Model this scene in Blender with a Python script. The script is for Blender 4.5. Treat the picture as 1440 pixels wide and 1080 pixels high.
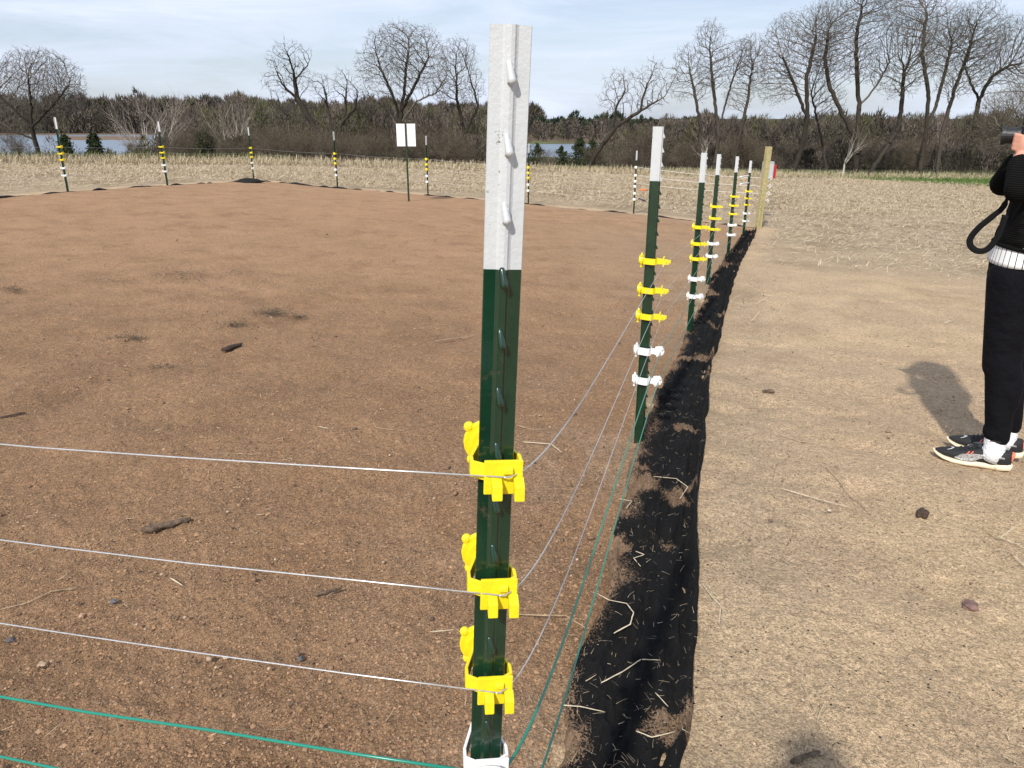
import bpy, bmesh, math, random
import numpy as np
from mathutils import Vector, Matrix
random.seed(7); rng = np.random.default_rng(7)
S = bpy.context.scene
for o in list(bpy.data.objects): bpy.data.objects.remove(o)
# ------------------------------------------------------------------ camera, sky, sun, exposure
F = 1040.0; PITCH = math.radians(19.6)                # focal length in photo pixels (1440 wide)
cd = bpy.data.cameras.new('camera'); cam = bpy.data.objects.new('camera', cd); S.collection.objects.link(cam)
cd.sensor_width = 36; cd.lens = F/1440*36; cd.clip_start = .05; cd.clip_end = 8000
cam.location = (0, 0, 0); cam.rotation_euler = (math.radians(90)-PITCH, 0, 0)
S.camera = cam
SUN_EL = math.radians(42.5); SH = math.radians(21.5)      # shadows run 26 deg right of straight ahead
sl = bpy.data.lights.new('sun', 'SUN'); sl.energy = 4.1; sl.angle = math.radians(1.6); sl.color = (1, .95, .86)
sun = bpy.data.objects.new('sun', sl); S.collection.objects.link(sun)
sdir = Vector((math.sin(SH)*math.cos(SUN_EL), math.cos(SH)*math.cos(SUN_EL), -math.sin(SUN_EL)))
sun.rotation_euler = sdir.to_track_quat('-Z', 'Y').to_euler()
W = bpy.data.worlds.new('World'); S.world = W; W.use_nodes = True
nt = W.node_tree; N = nt.nodes; L = nt.links; N.clear()
sky = N.new('ShaderNodeTexSky'); sky.sky_type = 'NISHITA'; sky.sun_disc = False
sky.sun_elevation = SUN_EL; sky.sun_rotation = math.radians(201.5); sky.air_density = 1.0; sky.dust_density = 1.3; sky.ozone_density = 2.2
tc = N.new('ShaderNodeTexCoord'); mp = N.new('ShaderNodeMapping'); mp.inputs['Scale'].default_value = (1.6, 1.6, 11)
mp.inputs['Rotation'].default_value = (.05, .09, .3)
nz = N.new('ShaderNodeTexNoise'); nz.inputs['Scale'].default_value = 1.7; nz.inputs['Detail'].default_value = 9; nz.inputs['Roughness'].default_value = .62; nz.inputs['Distortion'].default_value = .5
rp = N.new('ShaderNodeValToRGB'); rp.color_ramp.elements[0].position = .40; rp.color_ramp.elements[1].position = .66
rp.color_ramp.elements[0].color = (.50, .50, .50, 1); rp.color_ramp.elements[1].color = (1, 1, 1, 1)
mx = N.new('ShaderNodeMixRGB'); mx.inputs[2].default_value = (7.2, 7.95, 9.5, 1)
bg = N.new('ShaderNodeBackground'); bg.inputs[1].default_value = .10
wo = N.new('ShaderNodeOutputWorld')
L.new(tc.outputs['Generated'], mp.inputs[0]); L.new(mp.outputs[0], nz.inputs['Vector']); L.new(nz.outputs[0], rp.inputs[0])
L.new(rp.outputs[0], mx.inputs[0]); L.new(sky.outputs[0], mx.inputs[1]); L.new(mx.outputs[0], bg.inputs[0]); L.new(bg.outputs[0], wo.inputs[0])
S.view_settings.view_transform = 'Standard'; S.view_settings.look = 'None'; S.view_settings.exposure = .2; S.view_settings.gamma = 1
S.render.engine = 'CYCLES'; S.cycles.max_bounces = 6; S.cycles.transparent_max_bounces = 4

# ------------------------------------------------------------------ helpers
CP, SP = math.cos(PITCH), math.sin(PITCH)
def at(px, py, Y):
    """world point on the ray of photo pixel (px, py) at forward distance Y"""
    th = PITCH + math.atan((py-540)/F)
    z = -math.tan(th)*Y
    dep = Y*CP - z*SP
    return Vector(((px-720)/F*dep, Y, z))
def tag(o, label=None, cat=None, group=None, kind=None):
    if label: o['label'] = label
    if cat: o['category'] = cat
    if group: o['group'] = group
    if kind: o['kind'] = kind
    return o
def link(o, parent=None):
    S.collection.objects.link(o)
    if parent is not None: o.parent = parent
    return o
def empty(name, loc, rot=(0, 0, 0)):
    o = bpy.data.objects.new(name, None); o.empty_display_size = .1; o.location = loc; o.rotation_euler = rot
    return link(o)
def copy_tree(o, parent=None):
    c = o.copy(); link(c)
    if parent is not None: c.parent = parent
    for ch in list(o.children): copy_tree(ch, c)
    return c
class MB:
    def __init__(s): s.v = []; s.f = []; s.c = []
    def add(s, vs, fs, col=None):
        b = len(s.v); s.v += [tuple(v) for v in vs]; s.f += [tuple(i+b for i in f) for f in fs]
        if col is not None: s.c += [col]*len(vs)
        return s
    def box(s, c, d, R=None):
        vs = [Vector(((i*2-1)*d[0]/2, (j*2-1)*d[1]/2, (k*2-1)*d[2]/2)) for i in (0, 1) for j in (0, 1) for k in (0, 1)]
        if R: vs = [R @ v for v in vs]
        vs = [v+Vector(c) for v in vs]
        return s.add(vs, [(0, 1, 3, 2), (4, 6, 7, 5), (0, 4, 5, 1), (2, 3, 7, 6), (0, 2, 6, 4), (1, 5, 7, 3)])
    def tube(s, pts, rad, n=6, cap=True, flat=1.0, up=None):
        pts = [Vector(p) for p in pts]
        if not hasattr(rad, '__len__'): rad = [rad]*len(pts)
        vs = []; a = None
        for i, p in enumerate(pts):
            t = (pts[min(i+1, len(pts)-1)]-pts[max(i-1, 0)])
            t = t.normalized() if t.length > 1e-9 else Vector((0, 0, 1))
            if a is None:
                a = Vector(up) if up is not None else (Vector((0, 0, 1)) if abs(t.z) < .9 else Vector((1, 0, 0)))
            a = (a - t*a.dot(t));
            a = a.normalized() if a.length > 1e-6 else t.orthogonal().normalized()
            b = t.cross(a)
            for k in range(n):
                q = 2*math.pi*k/n
                vs.append(p + (a*math.cos(q)*flat + b*math.sin(q))*rad[i])
        fs = [(i*n+k, i*n+(k+1) % n, (i+1)*n+(k+1) % n, (i+1)*n+k) for i in range(len(pts)-1) for k in range(n)]
        if cap: fs += [tuple(range(n-1, -1, -1)), tuple(range((len(pts)-1)*n, len(pts)*n))]
        return s.add(vs, fs)
    def capsule(s, a, b, ra, rb=None, n=10, m=4):
        rb = ra if rb is None else rb; a = Vector(a); b = Vector(b); t = (b-a).normalized()
        pts = []; rs = []
        for i in range(m+1):
            q = math.pi/2*(i/m); pts.append(a - t*ra*math.cos(q)); rs.append(max(ra*math.sin(q), 1e-5))
        for i in range(m+1):
            q = math.pi/2*(i/m); pts.append(b + t*rb*math.sin(q)); rs.append(max(rb*math.cos(q), 1e-5))
        return s.tube(pts, rs, n, True, 1.0)
    def ell(s, c, r, R=None, n=16, m=10):
        vs = []; c = Vector(c)
        for i in range(m+1):
            q = math.pi*i/m
            for k in range(n):
                p = 2*math.pi*k/n
                v = Vector((r[0]*math.sin(q)*math.cos(p), r[1]*math.sin(q)*math.sin(p), r[2]*math.cos(q)))
                if R: v = R @ v
                vs.append(c+v)
        return s.add(vs, [(i*n+k, (i+1)*n+k, (i+1)*n+(k+1) % n, i*n+(k+1) % n) for i in range(m) for k in range(n)])
    def prism(s, poly, z0, z1, axis='z'):
        n = len(poly)
        f = {'z': lambda a, b, c: (a, b, c), 'y': lambda a, b, c: (a, c, b), 'x': lambda a, b, c: (c, a, b)}[axis]
        vs = [f(x, y, z0) for x, y in poly] + [f(x, y, z1) for x, y in poly]
        return s.add(vs, [(i, (i+1) % n, n+(i+1) % n, n+i) for i in range(n)] + [tuple(range(n-1, -1, -1)), tuple(range(n, 2*n))])
    def build(s, name, mat, parent=None, smooth=False, bevel=0):
        me = bpy.data.meshes.new(name); me.from_pydata(s.v, [], s.f)
        me.materials.append(mat)
        if s.c:
            at_ = me.color_attributes.new('col', 'FLOAT_COLOR', 'POINT')
            at_.data.foreach_set('color', np.array([(*c, 1) for c in s.c], dtype=np.float32).ravel())
        bm = bmesh.new(); bm.from_mesh(me)
        bmesh.ops.recalc_face_normals(bm, faces=bm.faces)
        if bevel:
            es = [e for e in bm.edges if len(e.link_faces) == 2 and e.calc_face_angle(0) > .6]
            bmesh.ops.bevel(bm, geom=es, offset=bevel, segments=2, affect='EDGES', profile=.6, clamp_overlap=True)
        bm.to_mesh(me); bm.free()
        if smooth: me.polygons.foreach_set('use_smooth', [True]*len(me.polygons))
        o = bpy.data.objects.new(name, me); return link(o, parent)
def np_mesh(name, V, Fq, mat, cols=None, parent=None, smooth=False):
    me = bpy.data.meshes.new(name); V = np.asarray(V, np.float32); Fq = np.asarray(Fq, np.int32); k = Fq.shape[1]
    me.vertices.add(len(V)); me.vertices.foreach_set('co', V.ravel())
    me.loops.add(Fq.size); me.loops.foreach_set('vertex_index', Fq.ravel())
    me.polygons.add(len(Fq)); me.polygons.foreach_set('loop_start', np.arange(0, Fq.size, k, dtype=np.int32))
    me.polygons.foreach_set('loop_total', np.full(len(Fq), k, np.int32))
    me.update(calc_edges=True); me.validate()
    if cols is not None:
        a = me.color_attributes.new('col', 'FLOAT_COLOR', 'POINT')
        c4 = np.ones((len(V), 4), np.float32); c4[:, :3] = cols; a.data.foreach_set('color', c4.ravel())
    if smooth: me.polygons.foreach_set('use_smooth', np.ones(len(Fq), bool))
    me.materials.append(mat); o = bpy.data.objects.new(name, me); return link(o, parent)
def remeshed(mb, name, mat, voxel, parent=None, smooth_it=3):
    o = mb.build(name+'_tmp', mat)
    m = o.modifiers.new('r', 'REMESH'); m.mode = 'VOXEL'; m.voxel_size = voxel; m.use_smooth_shade = True
    s = o.modifiers.new('s', 'SMOOTH'); s.iterations = smooth_it; s.factor = .5
    dg = bpy.context.evaluated_depsgraph_get(); dg.update()
    me = bpy.data.meshes.new_from_object(o.evaluated_get(dg)); me.name = name
    bpy.data.objects.remove(o)
    if not me.materials: me.materials.append(mat)
    me.polygons.foreach_set('use_smooth', [True]*len(me.polygons))
    return link(bpy.data.objects.new(name, me), parent)

# numpy value noise
_tab = rng.random((256, 256)).astype(np.float32)
def vnoise(x, y):
    x = np.asarray(x, float); y = np.asarray(y, float)
    xi = np.floor(x).astype(int); yi = np.floor(y).astype(int); fx = x-xi; fy = y-yi
    fx = fx*fx*(3-2*fx); fy = fy*fy*(3-2*fy)
    g = lambda a, b: _tab[a & 255, b & 255]
    return (g(xi, yi)*(1-fx)+g(xi+1, yi)*fx)*(1-fy)+(g(xi, yi+1)*(1-fx)+g(xi+1, yi+1)*fx)*fy
def fbm(x, y, s, o=4, r=.5):
    v = 0; a = 1; t = 0
    for i in range(o):
        v = v+a*vnoise(x*s+i*17.3, y*s-i*9.1); t += a; a *= r; s *= 2.03
    return v/t
def sstep(a, b, x):
    t = np.clip((x-a)/(b-a), 0, 1); return t*t*(3-2*t)

# ------------------------------------------------------------------ materials
def mat(name, col=(.5, .5, .5), rough=.6, metal=0, bump=0, bscale=80, var=0, vscale=20, attr=False, spec=.5, coat=0, dirt=None, coords='Object'):
    m = bpy.data.materials.new(name); m.use_nodes = True; t = m.node_tree; b = t.nodes['Principled BSDF']
    b.inputs['Roughness'].default_value = rough; b.inputs['Metallic'].default_value = metal
    b.inputs['Specular IOR Level'].default_value = spec; b.inputs['Coat Weight'].default_value = coat
    tcn = t.nodes.new('ShaderNodeTexCoord'); src = None
    if attr:
        a = t.nodes.new('ShaderNodeAttribute'); a.attribute_name = 'col'; src = a.outputs['Color']
    else:
        a = t.nodes.new('ShaderNodeRGB'); a.outputs[0].default_value = (*col, 1); src = a.outputs[0]
    if var:
        n = t.nodes.new('ShaderNodeTexNoise'); n.inputs['Scale'].default_value = vscale; n.inputs['Detail'].default_value = 6
        t.links.new(tcn.outputs[coords], n.inputs['Vector'])
        r = t.nodes.new('ShaderNodeMapRange'); r.inputs[1].default_value = .3; r.inputs[2].default_value = .7
        r.inputs[3].default_value = 1-var; r.inputs[4].default_value = 1+var; t.links.new(n.outputs[0], r.inputs[0])
        x = t.nodes.new('ShaderNodeVectorMath'); x.operation = 'SCALE'; t.links.new(src, x.inputs[0]); t.links.new(r.outputs[0], x.inputs['Scale']); src = x.outputs[0]
    if dirt:
        n = t.nodes.new('ShaderNodeTexNoise'); n.inputs['Scale'].default_value = dirt[1]; n.inputs['Detail'].default_value = 8; n.inputs['Roughness'].default_value = .7
        t.links.new(tcn.outputs[coords], n.inputs['Vector'])
        r = t.nodes.new('ShaderNodeValToRGB'); r.color_ramp.elements[0].position = dirt[2]; r.color_ramp.elements[1].position = dirt[2]+dirt[3]
        t.links.new(n.outputs[0], r.inputs[0]); x = t.nodes.new('ShaderNodeMixRGB'); x.inputs[2].default_value = (*dirt[0], 1)
        t.links.new(r.outputs[0], x.inputs[0]); t.links.new(src, x.inputs[1]); src = x.outputs[0]
    t.links.new(src, b.inputs['Base Color'])
    if bump:
        n = t.nodes.new('ShaderNodeTexNoise'); n.inputs['Scale'].default_value = bscale; n.inputs['Detail'].default_value = 5
        t.links.new(tcn.outputs[coords], n.inputs['Vector']); u = t.nodes.new('ShaderNodeBump'); u.inputs['Strength'].default_value = bump; u.inputs['Distance'].default_value = .01 if name != 'black_leggings' else .05
        t.links.new(n.outputs[0], u.inputs['Height']); t.links.new(u.outputs[0], b.inputs['Normal'])
    return m
def ground_mat():
    m = bpy.data.materials.new('soil'); m.use_nodes = True; t = m.node_tree; N = t.nodes; L = t.links; b = N['Principled BSDF']
    b.inputs['Roughness'].default_value = .95; b.inputs['Specular IOR Level'].default_value = .15
    a = N.new('ShaderNodeAttribute'); a.attribute_name = 'col'; g = N.new('ShaderNodeNewGeometry')
    def noise(s, d=4, ro=.5):
        n = N.new('ShaderNodeTexNoise'); n.inputs['Scale'].default_value = s; n.inputs['Detail'].default_value = d; n.inputs['Roughness'].default_value = ro
        L.new(g.outputs['Position'], n.inputs['Vector']); return n.outputs[0]
    def rng_(s, a0, a1, b0, b1):
        r = N.new('ShaderNodeMapRange'); r.inputs[1].default_value = a0; r.inputs[2].default_value = a1; r.inputs[3].default_value = b0; r.inputs[4].default_value = b1; L.new(s, r.inputs[0]); return r.outputs[0]
    def mul(p, q):
        x = N.new('ShaderNodeMath'); x.operation = 'MULTIPLY'; L.new(p, x.inputs[0]); L.new(q, x.inputs[1]); return x.outputs[0]
    fine = noise(330, 3, .7); mid = noise(38, 5, .65); big = noise(2.3, 5, .6)
    v = mul(mul(rng_(fine, .3, .7, .70, 1.30), rng_(mid, .3, .7, .82, 1.16)), rng_(big, .3, .7, .88, 1.1))
    x = N.new('ShaderNodeVectorMath'); x.operation = 'SCALE'; L.new(a.outputs['Color'], x.inputs[0]); L.new(v, x.inputs['Scale'])
    gr = N.new('ShaderNodeTexVoronoi'); gr.inputs['Scale'].default_value = 170; gr.inputs['Randomness'].default_value = 1; L.new(g.outputs['Position'], gr.inputs['Vector'])
    gc = N.new('ShaderNodeSeparateColor'); L.new(gr.outputs['Color'], gc.inputs[0]); v2 = rng_(gc.outputs[1], 0, 1, .72, 1.28)
    x_ = N.new('ShaderNodeVectorMath'); x_.operation = 'SCALE'; L.new(x.outputs[0], x_.inputs[0]); L.new(v2, x_.inputs['Scale']); x = x_
    hgt = rng_(gr.outputs['Distance'], 0, .7, 1, 0); gh = mul(hgt, rng_(gc.outputs[0], 0, 1, .2, 1))
    # pale and dark grains
    vo = N.new('ShaderNodeTexVoronoi'); vo.inputs['Scale'].default_value = 95; L.new(g.outputs['Position'], vo.inputs['Vector'])
    sp = N.new('ShaderNodeSeparateColor'); L.new(vo.outputs['Color'], sp.inputs[0])
    near = N.new('ShaderNodeMath'); near.operation = 'LESS_THAN'; near.inputs[1].default_value = .33; L.new(vo.outputs['Distance'], near.inputs[0])
    pick = N.new('ShaderNodeMath'); pick.operation = 'GREATER_THAN'; pick.inputs[1].default_value = .955; L.new(sp.outputs[0], pick.inputs[0])
    mk = mul(near.outputs[0], pick.outputs[0])
    mk2 = N.new('ShaderNodeMath'); mk2.operation = 'MULTIPLY'; mk2.inputs[1].default_value = .55; L.new(mk, mk2.inputs[0])
    mx = N.new('ShaderNodeMixRGB'); mx.inputs[2].default_value = (.52, .42, .32, 1); L.new(mk2.outputs[0], mx.inputs[0]); L.new(x.outputs[0], mx.inputs[1])
    pick2 = N.new('ShaderNodeMath'); pick2.operation = 'LESS_THAN'; pick2.inputs[1].default_value = .018; L.new(sp.outputs[1], pick2.inputs[0])
    mk3 = mul(near.outputs[0], pick2.outputs[0])
    mx2 = N.new('ShaderNodeMixRGB'); mx2.inputs[2].default_value = (.05, .04, .032, 1); L.new(mk3, mx2.inputs[0]); L.new(mx.outputs[0], mx2.inputs[1])
    L.new(mx2.outputs[0], b.inputs['Base Color'])
    u1 = N.new('ShaderNodeBump'); u1.inputs['Strength'].default_value = .9; u1.inputs['Distance'].default_value = .006; L.new(fine, u1.inputs['Height'])
    u2 = N.new('ShaderNodeBump'); u2.inputs['Strength'].default_value = .8; u2.inputs['Distance'].default_value = .02; L.new(mid, u2.inputs['Height']); u3 = N.new('ShaderNodeBump'); u3.inputs['Strength'].default_value = 1; u3.inputs['Distance'].default_value = .0045; L.new(gh, u3.inputs['Height']); L.new(u1.outputs[0], u3.inputs['Normal']); L.new(u3.outputs[0], u2.inputs['Normal'])
    L.new(u2.outputs[0], b.inputs['Normal'])
    return m
M = {}
M['soil'] = ground_mat()
M['green'] = mat('green_enamel', (.004, .028, .014), .22, spec=.6, var=.25, vscale=18, bump=.06, bscale=60, dirt=((.07, .055, .035), 38, .60, .12), coat=.3)
M['white_paint'] = mat('white_enamel', (.50, .52, .535), .42, bump=.10, bscale=260, var=.03, vscale=60, dirt=((.13, .10, .07), 48, .645, .025))
M['dark_metal'] = mat('bare_steel', (.05, .045, .04), .5, metal=.6)
M['yellow'] = mat('yellow_plastic', (.78, .63, .012), .45, var=.08, vscale=40, bump=.12, bscale=170, dirt=((.35, .24, .06), 60, .66, .12))
M['white_pl'] = mat('white_plastic', (.76, .76, .75), .4, bump=.04, bscale=120, var=.04)
M['wire'] = mat('galvanised_wire', (.62, .62, .62), .38, metal=.75, var=.15, vscale=200)
M['gwire'] = mat('green_plastic_wire', (.008, .21, .15), .3, spec=.6)
M['rope'] = mat('white_poly_rope', (.72, .71, .68), .7, var=.1, vscale=100)
M['fabric'] = mat('woven_black_fabric', (.011, .011, .012), .85, bump=1.0, bscale=230, var=.5, vscale=90, spec=.25, dirt=((.16, .115, .08), 40, .57, .15))
M['straw'] = mat('dry_straw', rough=.8, attr=True, spec=.2)
M['bark'] = mat('bark', rough=.95, attr=True, spec=.1)
M['veg'] = mat('foliage', rough=.9, attr=True, spec=.15)
M['wood'] = mat('treated_timber', (.36, .31, .15), .8, var=.25, vscale=30, bump=.3, bscale=60)
M['stick'] = mat('weathered_stick', (.11, .075, .05), .95, var=.5, vscale=60, bump=.8, bscale=120)
M['darkstick'] = mat('dark_bark_piece', (.055, .035, .022), .95, var=.5, vscale=60, bump=1, bscale=90)
M['stone'] = mat('stone', (.16, .095, .08), .85, var=.5, vscale=40, bump=.5, bscale=60)
M['sign'] = mat('sign_back', (.78, .78, .78), .45, var=.04)
M['orange'] = mat('orange_plastic', (.85, .16, .02), .45)
M['purple'] = mat('dark_blue_plastic', (.03, .02, .06), .45)
M['greybox'] = mat('grey_plastic', (.33, .36, .38), .5, var=.08)
M['red'] = mat('red_plastic', (.45, .01, .015), .45)
M['skin'] = mat('skin', (.55, .27, .19), .55, var=.08, vscale=30)
M['hair'] = mat('hair', (.06, .035, .02), .6, bump=.6, bscale=150)
M['legging'] = mat('black_leggings', (.004, .004, .006), .85, spec=.12, bump=.6, bscale=11)
M['sock'] = mat('white_sock', (.74, .75, .78), .9, bump=.8, bscale=90)
M['rubber'] = mat('black_rubber', (.01, .01, .012), .5)
M['glass'] = mat('lens_glass', (.01, .01, .02), .05, spec=1)
M['shoe'] = mat('black_mesh_shoe', (.012, .012, .014), .75, bump=.3, bscale=300)
M['sole'] = mat('cream_foam', (.72, .62, .45), .6, var=.06)
M['silver'] = mat('silver_print', (.5, .5, .5), .4, metal=.3, dirt=((.05, .05, .05), 220, .5, .1))
M['coral'] = mat('coral_tab', (.9, .2, .12), .5)
def dusty():
    m = mat('dusty_woven_fabric', (.011, .011, .012), .92, spec=.12, bump=1.0, bscale=260); t = m.node_tree; N = t.nodes; L = t.links; b = N['Principled BSDF']
    a = N.new('ShaderNodeAttribute'); a.attribute_name = 'col'; g = N.new('ShaderNodeNewGeometry'); n = N.new('ShaderNodeTexNoise'); n.inputs['Scale'].default_value = 150; n.inputs['Detail'].default_value = 6; n.inputs['Roughness'].default_value = .75
    L.new(g.outputs['Position'], n.inputs['Vector']); sp = N.new('ShaderNodeSeparateColor'); L.new(a.outputs['Color'], sp.inputs[0])
    th = N.new('ShaderNodeMapRange'); th.inputs[3].default_value = .68; th.inputs[4].default_value = .36; L.new(sp.outputs[0], th.inputs[0])   # noise level above which sand grains lie
    su = N.new('ShaderNodeMath'); su.operation = 'SUBTRACT'; L.new(n.outputs[0], su.inputs[0]); L.new(th.outputs[0], su.inputs[1])
    ra = N.new('ShaderNodeMapRange'); ra.inputs[1].default_value = 0; ra.inputs[2].default_value = .07; L.new(su.outputs[0], ra.inputs[0])
    x = N.new('ShaderNodeMixRGB'); x.inputs[1].default_value = (.012, .012, .0125, 1); x.inputs[2].default_value = (.25, .165, .105, 1); L.new(ra.outputs[0], x.inputs[0]); L.new(x.outputs[0], b.inputs['Base Color'])
    return m
M['dusty_fabric'] = dusty()
def knit():
    m = mat('black_knit', (.008, .007, .010), .95, spec=.08); t = m.node_tree; b = t.nodes['Principled BSDF']
    tcn = t.nodes.new('ShaderNodeTexCoord'); w = t.nodes.new('ShaderNodeTexWave'); w.bands_direction = 'Z'; w.inputs['Scale'].default_value = 38; w.inputs['Distortion'].default_value = 1.2; w.inputs['Detail Scale'].default_value = 3
    t.links.new(tcn.outputs['Object'], w.inputs['Vector']); u = t.nodes.new('ShaderNodeBump'); u.inputs['Distance'].default_value = .003; u.inputs['Strength'].default_value = .5
    t.links.new(w.outputs[1], u.inputs['Height']); t.links.new(u.outputs[0], b.inputs['Normal'])
    r = t.nodes.new('ShaderNodeMapRange'); r.inputs[3].default_value = .003; r.inputs[4].default_value = .008; t.links.new(w.outputs[1], r.inputs[0])
    c = t.nodes.new('ShaderNodeCombineColor'); [t.links.new(r.outputs[0], c.inputs[i]) for i in range(3)]; t.links.new(c.outputs[0], b.inputs['Base Color'])
    return m
M['knit'] = knit()
def pinstripe():
    m = mat('pinstripe_cotton', (.8, .8, .8), .85); t = m.node_tree; b = t.nodes['Principled BSDF']
    tcn = t.nodes.new('ShaderNodeTexCoord'); sp = t.nodes.new('ShaderNodeSeparateXYZ'); t.links.new(tcn.outputs['Object'], sp.inputs[0])
    an = t.nodes.new('ShaderNodeMath'); an.operation = 'ARCTAN2'; t.links.new(sp.outputs[1], an.inputs[0]); t.links.new(sp.outputs[0], an.inputs[1])
    k = t.nodes.new('ShaderNodeMath'); k.operation = 'MULTIPLY'; k.inputs[1].default_value = 44/6.283; t.links.new(an.outputs[0], k.inputs[0])
    fr = t.nodes.new('ShaderNodeMath'); fr.operation = 'FRACT'; t.links.new(k.outputs[0], fr.inputs[0])
    lt = t.nodes.new('ShaderNodeMath'); lt.operation = 'LESS_THAN'; lt.inputs[1].default_value = .14; t.links.new(fr.outputs[0], lt.inputs[0])
    mx = t.nodes.new('ShaderNodeMixRGB'); mx.inputs[1].default_value = (.78, .78, .78, 1); mx.inputs[2].default_value = (.02, .02, .03, 1); t.links.new(lt.outputs[0], mx.inputs[0]); t.links.new(mx.outputs[0], b.inputs['Base Color'])
    return m
M['stripe'] = pinstripe()

# ------------------------------------------------------------------ fence layout (photo pixels of post foot and top)
H = 1.35
def post_at(xb, yb, yt):
    a = math.tan(PITCH+math.atan((yb-540)/F)) - math.tan(PITCH+math.atan((yt-540)/F))
    return at(xb, yb, H/a)
RIGHT = [post_at(*p) for p in [(903, 622, 178), (972, 472, 215), (997, 400, 217), (1025, 361, 220), (1046, 335, 226)]]
LEFT = [post_at(*p) for p in [(95, 270, 165), (235, 261, 171)]]
CORNER = post_at(357, 253, 179)
BACK = [post_at(*p) for p in [(475, 264, 185), (602, 274, 191), (743, 287, 202), (891, 300, 212)]]
NEAR = Vector((-.058, .625, -1.40))
WOODP = at(1066, 321, 15.4)
# ------------------------------------------------------------------ terrain height
ctrl = [tuple(p) for p in RIGHT+LEFT+[CORNER]+BACK+[NEAR, WOODP]]
EDGE = [(-900, 226, 30), (0, 228, 30), (300, 230, 30), (475, 232, 30.5), (700, 238, 34), (900, 243, 40), (1080, 246, 45), (1200, 248, 48), (1440, 249, 52), (2300, 250, 52)]
eP = [at(*e) for e in EDGE]
ctrl += [tuple(p) for p in eP[1:-1]]
ctrl += [(0, 0, -1.38), (-1.5, 1.5, -1.40), (2.13, 3.08, -1.455), (1.6, 1.6, -1.42), (-6, 5, -1.36), (-14, 12, -1.25), (-20, 4, -1.2), (0, -12, -1.3), (14, 2, -1.8), (7, 7, -1.80), (10, 14, -2.25), (16, 20, -2.6), (-12, -8, -1.2), (12, -10, -1.6)]
C = np.array(ctrl); P = C[:, :2]
def phi(r): return np.where(r > 1e-9, r*r*np.log(r+1e-12), 0)
K = phi(np.linalg.norm(P[:, None]-P[None], axis=2)) + np.eye(len(P))*.8
A = np.block([[K, np.c_[np.ones(len(P)), P]], [np.c_[np.ones(len(P)), P].T, np.zeros((3, 3))]])
w = np.linalg.solve(A, np.r_[C[:, 2], 0, 0, 0])
def tps(x, y):
    z = w[-3]+w[-2]*x+w[-1]*y
    for i in range(len(P)): z = z+w[i]*phi(np.hypot(x-P[i, 0], y-P[i, 1]))
    return z
def pxof(x, y): return 720+F*x/np.maximum(y*CP+.6, .3)
ex = np.array([e[0] for e in EDGE]); eD = np.array([e[2] for e in EDGE], float); eZ = np.array([p.z for p in eP])
def lakemask(px, D):
    nx = (fbm(px, D, .012, 3)-.5)
    a = sstep(128, 140, D+nx*30)*(1-sstep(400, 430, D+nx*60))*(1-sstep(400, 480, px))
    spit = sstep(285, 300, D+nx*25)*(1-sstep(345, 365, D+nx*25))*sstep(60, 100, px)*(1-sstep(190, 230, px))
    a = a*(1-spit)
    b = sstep(146, 156, D+nx*20)*(1-sstep(238, 252, D+nx*20))*sstep(560, 640, px)*(1-sstep(960, 1020, px))
    c = sstep(104, 107, D+nx*2)*(1-sstep(113, 116, D+nx*2))*sstep(620, 720, px)*(1-sstep(960, 1000, px))
    return np.maximum(np.maximum(a, b), c)
def ground(x, y):
    x = np.asarray(x, float); y = np.asarray(y, float)
    px = pxof(x, y); E = np.interp(px, ex, eD); Ez = np.interp(px, ex, eZ)
    xc = np.clip(x, -26, 30); yc = np.clip(y, -12, 50)
    z = tps(xc, yc)
    z = z+(Ez-z)*sstep(.82, 1.0, y/E)
    t = sstep(0, 1, (y-E)/62)
    low = -6.65+.25*(fbm(x, y, .05, 2)-.5)-1.5*lakemask(px, y)
    z = z+(low-z)*t
    z = z+sstep(500, 1600, y)*10
    return z
def gz(x, y): return float(ground(np.array([x]), np.array([y]))[0])
def on_ground(px, py):
    lo, hi = .4, 60.
    for _ in range(40):
        m = (lo+hi)/2; p = at(px, py, m)
        if p.z > gz(p.x, p.y): lo = m
        else: hi = m
    p = at(px, py, lo); return Vector((p.x, p.y, gz(p.x, p.y)))
def on_ground_v(px, py):
    px = np.asarray(px, float); py = np.asarray(py, float); th = np.tan(PITCH+np.arctan((py-540)/F)); lo = np.full(px.shape, .4); hi = np.full(px.shape, 60.)
    for _ in range(24):
        m = (lo+hi)/2; z = -th*m; x = (px-720)/F*(m*CP-z*SP); up = z > ground(x, m); lo = np.where(up, m, lo); hi = np.where(up, hi, m)
    z = -th*lo; return (px-720)/F*(lo*CP-z*SP), lo
# pen outline (clockwise) for the soil colour
dirR = (WOODP-NEAR).to_2d().normalized()
nearL = Vector((-12.6, 3.8)); PEN = [NEAR.to_2d(), *[p.to_2d() for p in RIGHT], WOODP.to_2d(), *[p.to_2d() for p in reversed(BACK)], CORNER.to_2d(), LEFT[1].to_2d(), LEFT[0].to_2d(), nearL]
def pen_sd(x, y):
    d = np.full(x.shape, 1e9); ins = np.zeros(x.shape, bool)
    for i in range(len(PEN)):
        a = PEN[i]; b = PEN[(i+1) % len(PEN)]; ex_, ey_ = b.x-a.x, b.y-a.y; wx, wy = x-a.x, y-a.y
        t = np.clip((wx*ex_+wy*ey_)/(ex_*ex_+ey_*ey_), 0, 1); d = np.minimum(d, np.hypot(wx-ex_*t, wy-ey_*t))
        c = ((a.y <= y) & (b.y > y)) | ((b.y <= y) & (a.y > y)); s = ex_*wy-ey_*wx
        ins ^= c & ((s > 0) == (b.y > a.y))
    return np.where(ins, -d, d)
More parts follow.
